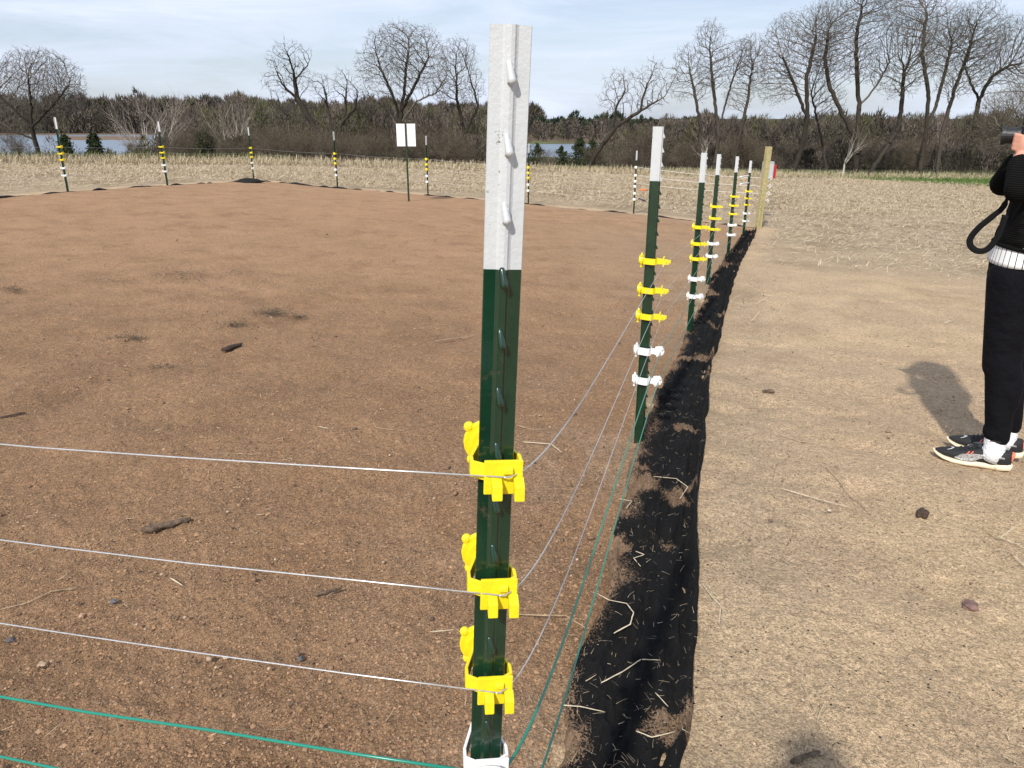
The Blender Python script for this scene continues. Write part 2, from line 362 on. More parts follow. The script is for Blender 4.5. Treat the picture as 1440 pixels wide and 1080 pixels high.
def strawness(x, y, sd):
    """how much of the ground is covered with straw, 0..1 (outside the pen)"""
    right = sstep(0, .8, x-(NEAR.x+.30*(y-.6)))     # east side
    py_far = sstep(5.0, 17, y+(fbm(x, y, .5, 4)-.5)*7 + .5*(x-3))
    far = sstep(.1, .6, sd)*np.maximum(py_far*right, (1-right))
    gate = np.exp(-((x-2.3)/1.5)**2-((y-10)/4.5)**2)*.35*(sd < 0)
    return np.maximum(far*(y > 1), gate)
def relief(x, y):
    sd = pen_sd(x.ravel(), y.ravel()).reshape(x.shape); R_ = np.hypot(x, y); near = 1-sstep(14, 30, R_); inpen = sstep(.1, -.1, sd)
    rel = (fbm(x, y, 1.1, 3)-.5)*.055 + (fbm(x+40, y, 6, 4)-.5)*(.026+.016*inpen) + (fbm(x, y+70, 34, 3, .6)-.5)*(.010+.006*inpen)
    R2 = 1-sstep(5, 12, R_)
    rel = rel*(.35+.65*R2)+R2*(fbm(x+9, y, 3.2, 3)-.5)*.035*(1-inpen)-R2*np.maximum(fbm(x, y+3, 4.2, 2)-.62, 0)*.10*(1-inpen)
    return rel*near
def build_ground():
    rr = np.concatenate([[0.02, .2, .4], np.exp(np.arange(math.log(.55), math.log(4000), .0085))])
    fine = np.radians(np.arange(-46, 46.01, .19)); rest = np.radians(np.arange(49, 314, 3))
    aa = np.concatenate([fine, rest]); R_, A_ = np.meshgrid(rr, aa, indexing='ij')
    x = R_*np.sin(A_); y = R_*np.cos(A_)
    z = ground(x, y); sd = pen_sd(x.ravel(), y.ravel()).reshape(x.shape); st = strawness(x, y, sd)
    near = 1-sstep(14, 30, R_)
    inpen = sstep(.1, -.1, sd)
    z = z+relief(x, y)
    z = z+(R_ > 14)*(fbm(x, y, .35, 3)-.5)*.10*sstep(14, 25, R_)
    z = z-np.exp(-(sd/.5)**2)*.0
    # colours
    def mixc(c, col, m): return c+(np.array(col)-c)*m[..., None]
    px = pxof(x, y); E = np.interp(px, ex, eD)
    c = np.zeros(x.shape+(3,)); c[:] = (.525, .383, .246)
    c = mixc(c, (.56, .41, .255), sstep(.5, .72, fbm(x, y, .9, 3)))
    c = mixc(c, (.29, .20, .125), sstep(.52, .8, fbm(x+30, y, 2.2, 4))*.35)
    pen = np.zeros(x.shape+(3,)); pen[:] = (.31, .188, .107)
    pen = mixc(pen, (.38, .232, .132), sstep(2.5, 9, y))
    pen = mixc(pen, (.215, .130, .072), sstep(.48, .75, fbm(x, y+55, 1.6, 5, .65))*.6*(1-.75*sstep(3, 9, y)))
    pen = mixc(pen, (.33, .225, .145), sstep(1.2, 0, np.abs(sd))*sstep(.35, .6, fbm(x, y, 1.7, 3))*sstep(0, 1, x+1)*.7)
    pen = mixc(pen, (.265, .155, .084), sstep(.55, .7, fbm(x, y*1.0+9, 3.5, 5, .7))*.5)
    c = c+(pen-c)*sstep(.05, -.05, sd+(fbm(x, y, 4, 3)-.5)*.25)[..., None]
    c = mixc(c, (.36, .285, .195), st*.8)
    c = mixc(c, (.25, .185, .11), st*sstep(.5, .7, fbm(x, y, 1.3, 4))*.6)
    # green verge to the right and on the left edge
    gr = sstep(38, 41, y+(fbm(x, y, .2, 3)-.5)*6+ (x-26)*.9)*(x > 12)
    gr = np.maximum(gr, sstep(.93, .99, y/E+(fbm(x, y, .3, 2)-.5)*.08)*.7)
    c = mixc(c, (.09, .14, .04), np.clip(gr, 0, 1)*(y > 5)*(x > 8))
    beyond = sstep(1.0, 1.12, y/E)*(y > 5)
    low = np.zeros(x.shape+(3,)); low[:] = (.085, .07, .04)
    low = mixc(low, (.10, .11, .045), sstep(.4, .6, fbm(x, y, .03, 3)))
    low = mixc(low, (.16, .11, .075), sstep(250, 290, y))
    low = mixc(low, (.06, .055, .03), sstep(430, 460, y))
    c = c+(low-c)*beyond[..., None]
    nr, na = x.shape; idx = np.arange(nr*na).reshape(nr, na)
    i2 = np.roll(idx, -1, axis=1)
    Fq = np.stack([idx[:-1], i2[:-1], i2[1:], idx[1:]], -1).reshape(-1, 4)[:, ::-1]
    V = np.stack([x, y, z], -1).reshape(-1, 3)
    o = np_mesh('ground', V, Fq, M['soil'], c.reshape(-1, 3), smooth=True)
    tag(o, kind='structure'); return o
GROUND = build_ground()
def lake():
    m = bpy.data.materials.new('water'); m.use_nodes = True; b = m.node_tree.nodes['Principled BSDF']
    b.inputs['Base Color'].default_value = (.16, .20, .25, 1); b.inputs['Roughness'].default_value = .42
    n = m.node_tree.nodes.new('ShaderNodeTexNoise'); n.inputs['Scale'].default_value = .6; n.inputs['Detail'].default_value = 4
    g = m.node_tree.nodes.new('ShaderNodeNewGeometry'); u = m.node_tree.nodes.new('ShaderNodeBump'); u.inputs['Strength'].default_value = .5; u.inputs['Distance'].default_value = .3
    m.node_tree.links.new(g.outputs['Position'], n.inputs['Vector']); m.node_tree.links.new(n.outputs[0], u.inputs['Height']); m.node_tree.links.new(u.outputs[0], b.inputs['Normal'])
    mb = MB(); mb.add([(-1100, 80, -7.05), (1100, 80, -7.05), (1100, 520, -7.05), (-1100, 520, -7.05)], [(0, 1, 2, 3)])
    tag(mb.build('lake', m), kind='structure')
lake()

# ------------------------------------------------------------------ T-posts
STUDS_Z0 = .035
def shaft_outline():
    w, t = .0160, .0016
    return [(-w, -t), (-.0062, -t-.0004), (-.0046, -.0030), (-.0030, -.0050), (0, -.0056), (.0030, -.0050), (.0046, -.0030), (.0062, -t-.0004), (w, -t), (w+.0006, 0), (w, t+.0006), (.0035, t+.0012), (.0024, .030), (.0034, .037), (-.0034, .037), (-.0024, .030), (-.0035, t+.0012), (-w, t+.0006), (-w-.0006, 0)]
def stud(mb, z):
    a = Vector((-.0010, -.0052, z+.007)); b = Vector((.0012, -.0096, z-.005))
    mb.capsule(a, b, .0026, .0035, 10, 4)
    mb.box(((a.x+b.x)/2, -.0062, z-.001), (.0048, .0045, .012), Matrix.Rotation(.0, 3, 'X'))
def make_shaft(parent, height, tip):
    mb = MB(); mb.prism(shaft_outline(), -.02, height-tip)
    k = 0; z = height-STUDS_Z0; studs_w = []
    while z > .02:
        if z > height-tip+.006: studs_w.append(z)
        else: stud(mb, z)
        z -= .054
    sh = mb.build('shaft', M['green'], parent)
    mw = MB(); mw.prism(shaft_outline(), height-tip, height)
    for z in studs_w: stud(mw, z)
    tp = mw.build('painted_tip', M['white_paint'], parent)
    for f in tp.data.polygons:
        if len(f.vertices) == 4: f.use_smooth = f.area < 5e-5
    for f in sh.data.polygons:
        if len(f.vertices) == 4: f.use_smooth = f.area < 5e-5
def ring_box(mb, outer, inner, z0, z1):
    n = len(outer)
    vs = [(x, y, z0) for x, y in outer]+[(x, y, z1) for x, y in outer]+[(x, y, z0) for x, y in inner]+[(x, y, z1) for x, y in inner]
    fs = []
    for i in range(n):
        j = (i+1) % n
        fs += [(i, j, n+j, n+i), (2*n+j, 2*n+i, 3*n+i, 3*n+j), (n+i, n+j, 3*n+j, 3*n+i), (j, i, 2*n+i, 2*n+j)]
    mb.add(vs, fs)
def insulator(parent, z, kind, colour, lod=0):
    m = M[colour]; mb = MB(); h = .0085 if kind == 'corner' else (.0125 if colour == 'yellow' else .016)
    outer = [(-.0245, -.006), (-.0245, .006), (-.013, .043), (.009, .043), (.0245, .006), (.0245, -.006), (.012, -.0145), (-.011, -.0145)]
    inner = [(x*.86, y*.86) for x, y in outer]
    ring_box(mb, outer, inner, -h, h)
    fx = 0
    if kind == 'corner':
        mb.box((.0055, -.0165, -.004), (.036, .0035, .034))
        fx = .005; tipy = -.0255
        for cx, dz in ((-.001, -.008), (.0195, -.009)):
            R = Matrix.Rotation(-.25, 3, 'X')
            mb.prism([(-.018, .006+dz), (-.030, .001+dz), (-.032, -.013+dz), (-.018, -.010+dz)], cx-.0048, cx+.0048, 'x')
        mb.prism([(-.018, .008), (-.022, .006), (-.022, .001), (-.018, -.001)], .005, .014, 'x')
    else:
        mb.prism([(-.014, -.011), (-.014, .011), (-.040, .010), (-.040, -.010)], -.008, .008, 'x')
        mb.box((0, -.0405, 0), (.030, .005, .040))
        if colour == 'white_pl':
            for dz in (-.012, .010): mb.prism([(-.03, dz), (-.03, dz+.008), (-.058, dz+.012), (-.066, dz+.002), (-.05, dz-.004)], -.012, .012, 'x')
        for cx in (-.009, .009):
            mb.prism([(-.042, .009), (-.062, .005), (-.064, -.008), (-.055, -.011), (-.042, -.010)], cx-.0045, cx+.0045, 'x')
        mb.box((0, -.066, .001), (.012, .006, .012)); tipy = -.053
    o = mb.build('insulator', m, parent, bevel=0 if lod else .0012)
    o.location = (0, 0, z)
    kb = MB(); cx = -.005 if kind == 'corner' else 0
    ks = 1.0 if kind == 'corner' else 1.3
    for y0, y1, r in ((.043, .0465, .016*ks), (.0465, .053, .0225*ks), (.053, .060, .014*ks)):
        kb.prism([(cx+r*math.cos(q*math.pi/10), .003+r*math.sin(q*math.pi/10)) for q in range(20)], y0, y1, 'y')
    for q in (2.4, .4, 4.1): kb.ell((cx+ks*.0235*math.cos(q), .05, .003+ks*.0235*math.sin(q)), (.0055, .005, .0055), n=10, m=6)
    if colour == 'white_pl' and kind == 'corner':
        q = [(.0+.021*math.cos(a*math.pi/12), -.024-.004*math.sin(a*math.pi/12), -.006+.020*math.sin(a*math.pi/12)) for a in range(25)]
        lb = MB(); lb.tube(q, .0022, 6, False); lb.tube([(-.0205, -.024, -.010), (.0, -.026, -.006), (.0205, -.024, -.003)], .0025, 6); lb.build('wire_loop', m, o, True)
    if colour == 'white_pl' and kind == 'corner': return Vector((fx, tipy, z))
    k = kb.build('knob', m, o, bevel=0 if lod else .001)
    return Vector((fx, tipy, z))
LEVELS = [.826, .704, .592, .44, .306]
def make_post(name, height, tip, levels, kind, lod=0):
    t = empty(name, (0, 0, 0)); make_shaft(t, height, tip)
    tips = [insulator(t, z, kind, 'yellow' if i < 3 else 'white_pl', lod) for i, z in enumerate(levels)]
    return t, tips
def world_tip(o, tip): return Matrix.Translation(o.location) @ o.rotation_euler.to_matrix().to_4x4() @ tip
# near corner post: leans 2 degrees to the right
near, near_tips = make_post('fence_post', 1.471, .190, [1.095, .968, .851, .742, .60], 'corner')
near.location = NEAR; near.rotation_euler = (0, math.radians(2.25), math.radians(7))
tag(near, 'closest green steel fence post with long white tip and yellow insulators', 'fence post', 'steel posts of the electric fence')
proto, row_tips = make_post('fence_post', H+.0, .205, LEVELS, 'row', 1)
POSTG = 'steel posts of the electric fence'
rightposts = []
labs = ['green steel fence post second from the camera, standing beside the black fabric',
        'green steel fence post third from the camera, standing in the black fabric',
        'green steel fence post fourth from the camera in the right row',
        'green steel fence post fifth from the camera in the right row',
        'last green steel fence post of the right row before the wooden post']
for i, p in enumerate(RIGHT):
    o = proto if i == 0 else copy_tree(proto)
    z = gz(p.x, p.y); o.location = (p.x, p.y, z); hh = (p.z+H-z)/H; o.scale = (1, 1, max(.9, min(1.1, hh)))
    o.rotation_euler = (0, math.radians([.3, 0, .6, -.2, 0][i]), math.radians(90-16+[0, 3, -3, 4, 0][i]))
    tag(o, labs[i], 'fence post', POSTG); rightposts.append(o)
def place(p, rz, lab, tilt=0):
    o = copy_tree(proto); z = gz(p.x, p.y); o.location = (p.x, p.y, z); o.scale = (1, 1, (p.z+H-z)/H)
    o.rotation_euler = (0, tilt, rz); tag(o, lab, 'fence post', POSTG); return o
leftposts = [place(LEFT[0], math.radians(-104), 'leftmost far fence post with three yellow insulators, left of the whole back fence', -.02),
             place(LEFT[1], math.radians(-104), 'far fence post between the leftmost post and the black fabric heap at the corner')]
cornerpost = place(CORNER, math.radians(-140), 'far corner fence post standing on the small black fabric heap')
backposts = [place(BACK[0], math.radians(165), 'back row fence post first to the right of the black fabric heap'),
             place(BACK[1], math.radians(165), 'back row fence post just right of the white sign'),
             place(BACK[2], math.radians(165), 'back row fence post seen just right of the closest post')]
# gate post with white insulators only
gp, gtips = make_post('fence_post', H, .20, [], 'row', 1)
for z in (1.0, .83, .70, .59, .44, .31): gtips.append(insulator(gp, z, 'row', 'white_pl', 1))
p = BACK[3]; gp.location = (p.x, p.y, gz(p.x, p.y)); gp.rotation_euler = (0, 0, math.radians(165)); gp.scale = (1, 1, (p.z+H-gp.location.z)/H)
tag(gp, 'gate fence post carrying only white insulators, beside the orange gate handle', 'fence post', POSTG)
# post just outside the frame that the near wires run to
lp = Vector((-4.83, 1.90, 0)); lp.z = gz(lp.x, lp.y)
nl, nl_tips = make_post('fence_post', 1.45, .19, [.98, .87, .77, .665, .55], 'row', 1)
nl.location = lp; nl.rotation_euler = (0, 0, math.radians(-12))
tag(nl, 'green steel fence post holding the near wires on the left, outside the picture', 'fence post', POSTG)

# wooden corner post + energizer box
mb = MB(); mb.prism([(-.05, -.05), (.05, -.05), (.05, .05), (-.05, .05)], 0, 1.62)
wp = mb.build('wooden_post', M['wood'], bevel=.006); wp.location = (WOODP.x, WOODP.y, gz(WOODP.x, WOODP.y)-.02); wp.rotation_euler = (0, math.radians(1.5), math.radians(14))
tag(wp, 'square wooden corner post at the far end of the right row', 'wooden post')
for i, z in enumerate((1.02, .86, .72, .58)):
    q = MB(); q.tube([(.05, 0, 0), (.11, 0, 0)], .012, 8); q.tube([(.11, 0, 0), (.14, 0, .035), (.17, 0, 0), (.14, 0, -.035), (.11, 0, 0)], .007, 6)
    o = q.build('ring_insulator', M['white_pl'], wp, True); o.location = (0, 0, z)
ep = at(1077, 262, 17.5); ez = gz(ep.x, ep.y)
eb = empty('fence_energizer', (ep.x, ep.y, ez), (0, 0, .25))
q = MB(); q.tube([(0, 0, 0), (0, 0, .95)], .02, 8); q.build('stake', M['dark_metal'], eb)
q = MB(); q.box((0, 0, 1.08), (.25, .12, .40)); q.build('housing', M['greybox'], eb, bevel=.02)
q = MB(); q.box((.155, 0, 1.06), (.055, .13, .30)); q.build('side_cover', M['red'], eb, bevel=.015)
q = MB(); q.box((0, -.066, 1.08), (.19, .012, .3)); q.build('front_panel', mat('pale_panel', (.45, .48, .5), .3), eb, bevel=.004)
tag(eb, 'grey fence energizer box with red side behind the wooden post', 'energizer')

# sign seen from the back
sp_ = on_ground(575, 283)
sg = empty('sign', sp_, (0, 0, math.radians(-3)))
top = at(573, 174, sp_.y); hgt = top.z-sp_.z
q = MB(); q.prism([(-.018, -.012), (.018, -.012), (.018, .012), (-.018, .012)], 0, hgt-.0); q.build('sign_post', M['green'], sg, bevel=.002)
q = MB(); q.box((0, .018, hgt-.225), (.40, .004, .45)); q.build('sign_panel', M['sign'], sg, bevel=.0015)
q = MB(); [q.prism([(.012*math.cos(a*math.pi/4), hgt-zz+.012*math.sin(a*math.pi/4)) for a in range(8)], -.018, -.0125, 'y') for zz in (.06, .38)]; q.build('bolt', M['dark_metal'], sg)
tag(sg, 'blank white back of a sign on a dark post near the back fence', 'sign')

# ------------------------------------------------------------------ wires
def wire(name, pts, r, m, label, cat, group, sag=.02, wob=.003, n=10, sides=6):
    out = []
    for i in range(len(pts)-1):
        a, b = Vector(pts[i]), Vector(pts[i+1]); d = (b-a).length
        k = max(3, int(n*d/2.4))
        for j in range(k+(1 if i == len(pts)-2 else 0)):
            t = j/k; p = a.lerp(b, t); s = 4*t*(1-t)
            p.z -= sag*s*d/2.4; p += Vector((random.uniform(-1, 1), random.uniform(-1, 1), random.uniform(-1, 1)))*wob*min(1, s*1.5)
            out.append(p)
    q = MB(); q.tube(out, r, sides); o = q.build(name, m, None, True)
    return tag(o, label, cat, group)
rank = ['top', 'second', 'third', 'fourth', 'lowest']
right_tip = [[world_tip(o, Vector((t.x, t.y, t.z*o.scale[2]))) for t in row_tips] for o in rightposts]
ntip = [world_tip(near, t) for t in near_tips]; ltip = [world_tip(nl, t) for t in nl_tips]
def bend(a, b, side):
    """stiff wire leaving the corner insulator sideways before it turns to the next post"""
    a = Vector(a); b = Vector(b); p1 = a+Vector((.052, .004, -.001)); p2 = a.lerp(b, .22)+Vector((.008, 0, -.004)); out = []
    for j in range(30):                                  # one smooth stiff curve to the next post
        t = j/30; out.append(a*(1-t)**3+p1*3*t*(1-t)**2+p2*3*t*t*(1-t)+b*t**3)
    return out
wp_top = wp.location
for i in range(5):
    steel = i < 3; mt = M['wire'] if steel else M['gwire']; nm = 'fence_wire'; r = .00085 if steel else .0018
    kindw = 'bare steel' if steel else 'green coated'
    g = 'wires of the electric fence'
    # left near run, hand-kinked
    a = ntip[i]+Vector((.006, 0, 0)); b = ltip[i]
    wire(nm, [a, a.lerp(b, .5), b], r, mt, f'{rank[i]} {kindw} wire from the left picture edge to the closest post', 'wire', g, sag=[.029, .031, .042, .050, .012][i], wob=.0015, n=14, sides=8)
    first = bend(ntip[i], right_tip[0][i], 1)
    far_end = Vector((WOODP.x+.05, WOODP.y, wp_top.z+LEVELS[i]+.03))
    pts = first+[right_tip[k][i] for k in range(5)]+[far_end]
    out = first[:]
    wire(nm, pts, .0008 if steel else .0018, mt, f'{rank[i]} {kindw} wire running from the closest post along the black fabric', 'wire', g, sag=.006, wob=.0, n=8)
    lt = [world_tip(o, Vector((t.x, t.y, t.z*o.scale[2]))) for o in leftposts for t in [row_tips[i]]]
    ct = world_tip(cornerpost, row_tips[i]); bt = [world_tip(o, row_tips[i]) for o in backposts]
    gt = world_tip(gp, Vector((0, -.053, LEVELS[i])))
    d0 = lt[0]-lt[1]; start = lt[0]+d0*1.0
    wire(nm, [start]+lt+[ct], .0013, M['wire'], f'{rank[i]} wire of the far left fence row, left of the fabric heap', 'wire', g, sag=.02, n=4, sides=4)
    wire(nm, [ct]+bt+[gt], .0013, M['wire'], f'{rank[i]} wire of the back fence row, running behind the sign', 'wire', g, sag=.02, n=4, sides=4)
# gate ropes and handles
gx = gp.location
for i, z in enumerate((1.0, .83, .66)):
    a = Vector((gx.x+.06, gx.y-.02, gx.z+z)); b = Vector((WOODP.x-.05, WOODP.y, wp_top.z+[1.02, .86, .72][i]))
    wire('gate_rope', [a, b], .0035, M['rope'], f'{["upper", "middle", "lower"][i]} white rope of the gate between white insulator post and wooden post', 'rope', 'ropes across the gate', sag=.03, n=6)
def handle(px, py, m, lab, ang):
    p = at(px, py, gx.y-.15); t = empty('spring_gate', p, (0, ang, math.radians(-20)))
    q = MB(); q.tube([(-.09, 0, 0), (-.085, 0, 0), (-.07, 0, 0), (.05, 0, 0), (.06, 0, 0), (.065, 0, 0)], [.012, .02, .015, .017, .026, .02], 10); q.build('grip', m, t, True)
    q = MB(); q.tube([(-.09, 0, 0), (-.12, 0, 0), (-.15, 0, .015), (-.14, 0, .03)], .004, 6); q.build('hook', M['wire'], t)
    q = MB(); q.tube([(.065, 0, 0), (.10, 0, 0)], .007, 6); q.build('spring_end', M['dark_metal'], t)
    tag(t, lab, 'gate handle')
handle(905, 267, M['orange'], 'orange spring gate handle hanging beside the gate post', .03)
handle(903, 281, M['purple'], 'dark blue gate handle below the orange one', .35)
for i, (y0, y1) in enumerate(((249, 247), (259, 257))):
    a = at(1041, y0, 10.9); b = at(1053, y1, 13.2)
    wire('gate_rope', [a, b], .012, M['rope'], f'thick white rope end near the last right row posts, {["upper", "lower"][i]} one', 'rope', 'rope ends by the last posts', sag=0, n=4)

# ------------------------------------------------------------------ black landscape fabric
cl = [NEAR+Vector((-.32, -1.3, 0)), NEAR]+RIGHT+[WOODP+Vector((-.1, -.1, 0))]
def clpt(t):
    i = min(int(t), len(cl)-2); f = t-i; a = cl[max(i-1, 0)]; b = cl[i]; c = cl[i+1]; d = cl[min(i+2, len(cl)-1)]
    return b*.5*2 if False else (b+(c-a)*.5*f+(a*2-b*5+c*4-d)*.5*f*f+(b*3-a-c*3+d)*.5*f**3)
RE = [(930, 1500), (958, 1200), (965, 1080), (972, 950), (984, 820), (976, 720), (990, 640), (993, 580), (1001, 520), (1018, 450), (1030, 405), (1044, 365), (1064, 326)]
LE = [(620, 1500), (728, 1200), (768, 1080), (805, 950), (850, 820), (868, 720), (895, 625), (915, 570), (940, 520), (972, 455), (990, 415), (1016, 368), (1046, 327)]
def catmull(P_, t):
    i = np.clip(t.astype(int), 0, len(P_)-2); f = (t-i)[:, None]; g = lambda k: P_[np.clip(k, 0, len(P_)-1)]
    a, b, c, d = g(i-1), g(i), g(i+1), g(i+2)
    return b+(c-a)*.5*f+(a*2-b*5+c*4-d)*.5*f*f+(b*3-a-c*3+d)*.5*f**3
def fabric():
    R_ = np.stack(on_ground_v(*zip(*RE)), -1); L_ = np.stack(on_ground_v(*zip(*LE)), -1)
    t = np.linspace(0, len(RE)-1.0001, 1300); Rp = catmull(R_, t); Lp = catmull(L_, t); nv = 90; v = np.linspace(0, 1, nv)
    Lp = Lp-(Rp-Lp)*.10+(Rp-Lp)*.10*np.sin(t*2.1)[:, None]**2
    s_ = np.r_[0, np.cumsum(np.linalg.norm(np.diff(Rp, axis=0), axis=1))]; Sg, Vg = np.meshgrid(s_, v, indexing='ij')
    x = Lp[:, 0][:, None]*(1-v)+Rp[:, 0][:, None]*v; y = Lp[:, 1][:, None]*(1-v)+Rp[:, 1][:, None]*v; off = Vg*.35
    x = x+.018*(fbm(s_, s_*0, 4, 3)-.5)[:, None]*2*Vg
    z0 = ground(x, y); far = sstep(5, 11, Sg)
    rdg = lambda u, w, k: 1-np.abs(2*fbm(u, w, k, 2)-1)
    fold = (fbm(x, y, 4.5, 3)-.5)*.040+(rdg(Sg*.6+off*1.6, off*2.2-Sg*.5, 6)**6)*.030+(rdg(Sg*1.2+off, off*5, 9)**8)*.016+(fbm(x, y+9, 60, 2)-.5)*.006
    fold = fold*(1+1.2*far)
    lip = np.exp(-((Vg-.955)/.028)**2)*(.022+.012*fbm(Sg, Sg*0+3, 3, 2))-.012*np.exp(-((Vg-.86)/.05)**2)
    edge = -.06*sstep(.10, 0, Vg)-(fbm(x+5, y, 5.5, 4)-.36)*.12*sstep(.30, .02, Vg)-(fbm(x+5, y, 30, 3)-.4)*.03*sstep(.3, .05, Vg)
    hole = -np.maximum(fbm(x, y+31, 4.3, 4)-.76, 0)*.35
    z = z0+.022+fold*.75+lip+edge+hole; z[:, -1] = z0[:, -1]-.03
    nr, na = x.shape; idx = np.arange(nr*na).reshape(nr, na)
    Fq = np.stack([idx[:-1, :-1], idx[1:, :-1], idx[1:, 1:], idx[:-1, 1:]], -1).reshape(-1, 4)[:, ::-1]
    dm = np.clip(sstep(.42, .0, Vg+(fbm(x+5, y, 6, 4)-.5)*.55)*.9+sstep(.60, .76, fbm(x+2, y+4, 5, 4))*.8+sstep(.9, .955, Vg)*sstep(.45, .6, fbm(x, y, 3, 2))*.25, 0, 1)
    dc = np.repeat(dm.reshape(-1, 1), 3, axis=1)
    o = np_mesh('landscape_fabric', np.stack([x, y, z], -1).reshape(-1, 3), Fq, M['dusty_fabric'], dc, smooth=True)
    tag(o, 'long rumpled strip of black landscape fabric running along the right fence row', 'ground fabric')
    global FABZ
    def FABZ(n):
        i_ = rng.integers(int(nr*.1), nr-2, n); i_ = (i_*rng.random(n)**.35).astype(int); j_ = rng.integers(8, nv-4, n); return x[i_, j_], y[i_, j_], (z-z0)[i_, j_]
fabric()
def edge_fabric(P_, name, label, hgt=.05, wdt=.10):
    mb = MB(); pts = [Vector(p) for p in P_]; out = []
    n = 60; seg = len(pts)-1
    for j in range(n*seg+1):
        i = min(j//n, seg-1); f = j/n-i; p = pts[i].lerp(pts[i+1], f)
        b = float(fbm(np.array([p.x*3]), np.array([p.y*3]), 1, 2)[0]); k = max(0, b-.33)*2.2
        out.append((Vector((p.x, p.y, gz(p.x, p.y)-.02+hgt*.4*k)), wdt*.5*(.3+k)))
    mb.tube([o[0] for o in out], [o[1] for o in out], 7, True, .55)
    o = mb.build(name, M['fabric'], None, True); tag(o, label, 'ground fabric'); return o
edge_fabric([LEFT[0]+Vector((-.9, -2.6, 0)), LEFT[0], LEFT[1], CORNER], 'landscape_fabric', 'thin black fabric edge along the foot of the far left fence row')
edge_fabric([CORNER]+BACK+[WOODP], 'landscape_fabric', 'thin black fabric edge along the foot of the back fence row')
# heap at the far corner
hp = on_ground(349, 256); mb = MB(); vs = []; n = 28
for i in range(9):
    for k in range(n):
        q = 2*math.pi*k/n; r = (1-i/8)
        rr = r*(1+.18*math.sin(3*q+i)+.1*math.sin(7*q)); vs.append((.36*rr*math.cos(q), .22*rr*math.sin(q), .11*(1-r*r)+.018*math.sin(5*q+i*2)*r-.01))
mb.add(vs, [(i*n+k, i*n+(k+1) % n, (i+1)*n+(k+1) % n, (i+1)*n+k) for i in range(8) for k in range(n)])
o = mb.build('fabric_heap', M['fabric'], None, True); o.location = hp; tag(o, 'crumpled black fabric heap at the foot of the far corner post', 'fabric heap')

# ------------------------------------------------------------------ straw and litter
def straws(name, X, Y, length, width, lift, col, stand=0.0, kind='stuff', label=None, cat=None, zoff=None, K=4):
    n = len(X); a = rng.uniform(0, 2*np.pi, n); Lh = length*rng.uniform(.4, 1.3, n)
    el = np.abs(rng.normal(0, .12+stand, n)); curv = rng.normal(0, .5, n)
    V = np.zeros((n, K, 2, 3)); px_ = X.copy(); py_ = Y.copy(); pz = ground(X, Y)+lift+(0 if zoff is None else zoff)
    for k in range(K):
        ak = a+curv*(k/K); e = el*(1-.6*k/K)
        wv = width*rng.uniform(.7, 1.2, n)*(1-.55*k/(K-1)); nx, ny = -np.sin(ak), np.cos(ak)
        V[:, k, 0] = np.stack([px_+nx*wv, py_+ny*wv, pz+.3*wv], -1); V[:, k, 1] = np.stack([px_-nx*wv, py_-ny*wv, pz-.3*wv], -1)
        px_ = px_+np.cos(ak)*np.cos(e)*Lh/K; py_ = py_+np.sin(ak)*np.cos(e)*Lh/K; pz = pz+np.sin(e)*Lh/K
    b = np.arange(n)*K*2; Fq = np.concatenate([np.stack([b+2*k, b+2*k+1, b+2*k+3, b+2*k+2], -1) for k in range(K-1)])
    cc = np.array(col[0])+(np.array(col[1])-np.array(col[0]))*rng.random((n, 1)); cc = cc*rng.uniform(.75, 1.15, (n, 1))
    o = np_mesh(name, V.reshape(-1, 3), Fq, M['straw'], np.repeat(cc, K*2, axis=0))
    tag(o, label, cat, kind=kind); return o
PALE = ((.56, .47, .33), (.33, .26, .17))
# stubble field: sample in polar so that density follows what is seen
def sample(n, r0, r1, a0, a1, p=1.0):
    a = np.radians(rng.uniform(a0, a1, n)); u = rng.random(n); r = (r0**p+u*(r1**p-r0**p))**(1/p)
    return r*np.sin(a), r*np.cos(a)
X, Y = sample(230000, 6, 52, -44, 46, .9); sd = pen_sd(X, Y); st = strawness(X, Y, sd); px_ = pxof(X, Y); E = np.interp(px_, ex, eD)
green_r = (Y+(X-26)*.9 > 42) & (X > 12)
k = (rng.random(len(X)) < st**2.2*(.35+.9*fbm(X, Y, .8, 3))) & (sd > .25) & (Y < E*.985) & (~green_r | (rng.random(len(X)) < .12))
X, Y = X[k], Y[k]; straws('field_straw', X, Y, .15, .0042*(.55+Y/22), .03, PALE, .2, label='pale dry straw covering the harvested field beyond the pen', cat='straw', zoff=rng.uniform(-.02, .05, len(X)))
far_ = Y > 20; X2, Y2 = X[far_], Y[far_]
straws('field_stubble', X2+.1, Y2, .16, .007, .0, PALE, .6, label='standing pale stubble far out in the field', cat='straw')
# tall dead grass on the field edge
bx = rng.uniform(-60, 1540, 30000); E = np.interp(bx, ex, eD); Y = E*rng.uniform(.955, 1.03, len(bx)); X = (bx-720)/F*(Y*CP+.6)
straws('edge_grass', X, Y, .42, .010, 0, ((.56, .47, .32), (.30, .24, .15)), .9, label='tall dead grass along the edge of the field', cat='grass')
bx = rng.uniform(1040, 1560, 34000); E = np.interp(bx, ex, eD); Y = E*rng.uniform(.72, 1.02, len(bx)); X = (bx-720)/F*(Y*CP+.6)
k = (Y+(X-26)*.9+(fbm(X, Y, .2, 3)-.5)*6 > 39); straws('green_grass', X[k], Y[k], .22, .012, 0, ((.12, .19, .045), (.08, .13, .035)), 1.0, label='fresh green grass on the right edge of the field', cat='grass')
bx = rng.uniform(-60, 420, 6000); E = np.interp(bx, ex, eD); Y = E*rng.uniform(1.03, 1.12, len(bx)); X = (bx-720)/F*(Y*CP+.6)
